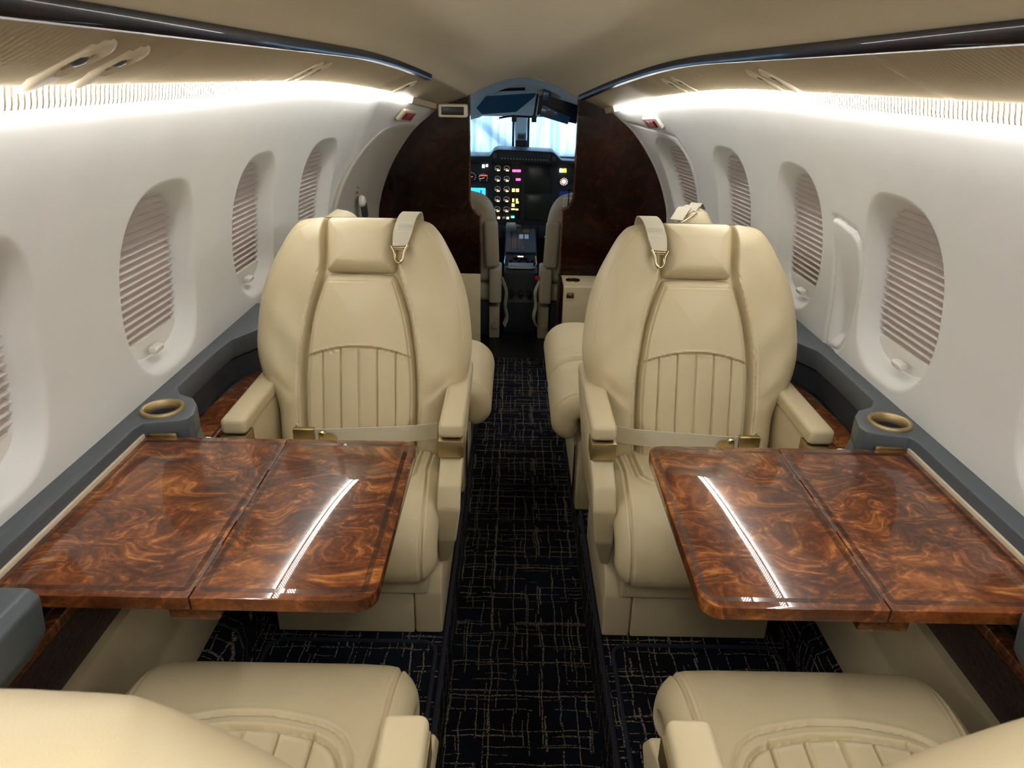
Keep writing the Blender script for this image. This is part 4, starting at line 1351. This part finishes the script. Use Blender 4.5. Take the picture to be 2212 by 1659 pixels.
# lower switch panels
for u0, u1 in ((1067, 1093), (1094, 1118), (1119, 1143), (1144, 1159), (1160, 1182)):
    pb(u0, u1, 474, 500, 'switch_panel', M_dark, .012, .002)
gauge_lo = [(1086, 481, .012), (1127, 483, .014)]
for u, v, r_ in gauge_lo: 
    x, z = L(u, v)
    MB().lathe([(r_, .012), (r_, .020), (r_ * .85, .022), (r_ * .6, .018), (0, .018)], 24, Matrix.Translation((x, 0, z)) @ Matrix.Rotation(R(90), 4, 'X')).build('knob_gauge', M_darkgrey, ip)
m = MB()
random.seed(3)
for k in range(24):
    u = 1100 + random.random() * 13; v = 483 + random.random() * 15
    a = L(u, v); m.box(a[0], a[0] + .004, -.0145, -.012, a[1], a[1] + .0015)
m.build('legend_marks', G_tick, ip)
for u, v in ((1175, 496), (1152, 499), (1147, 499), (1152, 484), (1122, 476), (1130, 499), (1136, 496)):
    pb(u - 1.2, u + 1.2, v - 1.5, v + 1.5, 'toggle_switch', M_chrome if u < 1170 else M_white, .022, .001)

# pedestal with throttle levers
pd = empty('center_pedestal', (.012, 3.9, 0)); tag(pd, 'grey centre pedestal with levers and chrome guard between the cockpit seats', 'pedestal')
MB().prism([(-.22, .0), (-.22, .175), (-.205, .20), (-.20, .33), (.28, .475), (.30, .0)], 'x', -.092, .088, .004).build('pedestal_body', simple('pedestal_grey', (.012, .015, .018), .5), pd)
slope = math.atan2(.145, .48)
Mt = Matrix.Translation((0, -.20, .331)) @ Matrix.Rotation(slope, 4, 'X')
def pbx(x0, x1, y0, y1, z0, z1, bev, nm, mat, M=Mt):
    return MB().box(x0, x1, y0, y1, z0, z1, bev, 2, M).build(nm, mat, pd)
pbx(-.086, .082, .20, .47, 0, .012, .003, 'quadrant', simple('quadrant_blue_grey', (.06, .08, .10), .45))
for xx in (-.055, -.022):
    pbx(xx - .003, xx + .003, .22, .42, .010, .0135, 0, 'lever_slot', M_black)
pbx(-.088, -.028, .42, .47, .02, .055, .012, 'throttle_grip', simple('lever_grey', (.28, .32, .34), .4))
pbx(-.03, -.002, .43, .46, .03, .045, .006, 'throttle_grip', M_darkgrey)
for xx in (0.0, .03):
    pbx(xx - .012, xx + .012, .34, .39, .012, .018, .002, 'indicator_window', simple('pale_indicator', (.6, .75, .85), .4))
MB().lathe([(.018, .012), (.018, .016), (0, .016)], 20, Mt @ Matrix.Translation((.03, .43, 0))).build('trim_dial', simple('trim_dial_orange', (.25, .10, .04), .5), pd)
for i, xx in enumerate((-.05, -.03, .01, .045)):
    MB().lathe([(.005, .012), (.004, .022), (0, .024)], 10, Mt @ Matrix.Translation((xx, .235, 0))).build('small_knob', M_chrome, pd)
pbx(-.045, .035, .135, .165, .004, .012, .002, 'radio_head', M_black)
pbx(-.018, .012, .145, .152, .012, .0135, .0005, 'radio_digits', G_white)
for xx in (-.055, -.01, .035, .06):
    MB().lathe([(.009, .0), (.008, .014), (0, .015)], 14, Mt @ Matrix.Translation((xx, .112, 0))).build('rotary_knob', M_black, pd)
gp = catmull([(-.085, .15, .012), (-.088, .06, .016), (-.075, .028, .018), (-.05, .018, .018), (.045, .018, .018), (.07, .028, .018), (.083, .06, .016), (.08, .15, .012)], 40)
MB().tube([Mt @ Vector(p) for p in gp], .0048, 8).build('chrome_guard', M_chrome, pd)
pbx(-.070, .066, .035, .095, .001, .006, .002, 'smooth_plate', simple('pedestal_plate', (.20, .26, .28), .3))
for xx in (-.05, 0, .045):
    MB().box(xx - .010, xx + .010, -.235, -.205, .20, .235, .004).build('lower_switch', M_black, pd)

# pilot seats seen from behind
def pilot_seat(side, cx, label):
    root = empty('pilot_seat', (cx, 3.62, 0)); tag(root, label, 'cockpit seat', 'pilot seats')
    O = halfpoly([(.15, .30), (.185, .34), (.19, .50), (.187, .62), (.165, .70), (.125, .745), (.06, .765)], 50)
    def f(u, v, w): return np.stack([u, .02 + (v - .3) * -.05 - w, v + 0 * w], -1)
    pad(O, .045, .04, f, grooves=[([(-.13, .62), (-.10, .655), (.10, .655), (.13, .62)], .003, .004)], Tb=.06, nu=50, nv=60).build('backrest', M_cockseat, root, 60)
    s = -side       # towards the aisle
    xa = s * .185
    MB().box(xa - .036, xa + .036, -.075, -.02, .385, .620, .018, 4, Matrix.Rotation(R(-s * 2.5), 4, 'Y')).build('folded_armrest', M_cockseat, root)
    MB().box(xa - .034, xa + .030, -.06, .10, .20, .385, .012, 3).build('seat_side', M_cockseat, root)
    MB().box(-.19, .19, -.02, .42, .20, .30, .03, 4).build('seat_cushion', M_cockseat, root)
    MB().box(xa - .034, xa + .022, -.03, .08, .0, .175, .006, 3).build('rail_cover', M_lower, root)
    MB().lathe([(0, 0), (.017, 0), (.017, .012), (0, .014)], 18, Matrix.Translation((xa, -.03, .075)) @ Matrix.Rotation(R(90), 4, 'X')).build('adjust_knob', M_lower, root)
    MB().box(-.16, .16, .0, .40, .0, .20, .01).build('pedestal', M_dark, root)
    if side < 0:
        MB().box(.018, .026, -.10, .05, .765, .775, .001).build('harness_bar', M_black, root)
        MB().box(.018, .026, -.065, -.055, .72, .77, .001).build('harness_bar', M_black, root)
    else:
        MB().box(-.115, -.02, -.052, -.038, .70, .745, .003).build('harness_plate', M_white, root)
        MB().tube([(-.09, -.055, .70), (-.09, -.055, .785), (-.02, -.05, .788)], .005, 8).build('harness_bar', M_black, root)
    # belt tail hanging at the aisle side
    m = MB()
    C = catmull([(xa + s * .03, -.03, .33), (xa + s * .055, -.06, .27), (xa + s * .05, -.05, .19), (xa + s * .060, -.06, .13), (xa + s * .045, -.05, .08)], 16)
    m.tube(C, 0, sq=[(-.018, 0), (.018, 0), (.018, .002), (-.018, .002)], up=Vector((1, .4, 0)))
    m.build('hanging_belt', M_web, root)
    if side > 0:
        MB().box(xa + s * .045 - .012, xa + s * .045 + .012, -.062, -.045, .33, .35, .005).build('release_button', simple('red_plastic', (.5, .02, .02), .4), root)
    return root
pilot_seat(-1, -.305, 'beige left pilot seat seen through the cockpit doorway')
pilot_seat(1, .325, 'beige right pilot seat seen through the cockpit doorway')
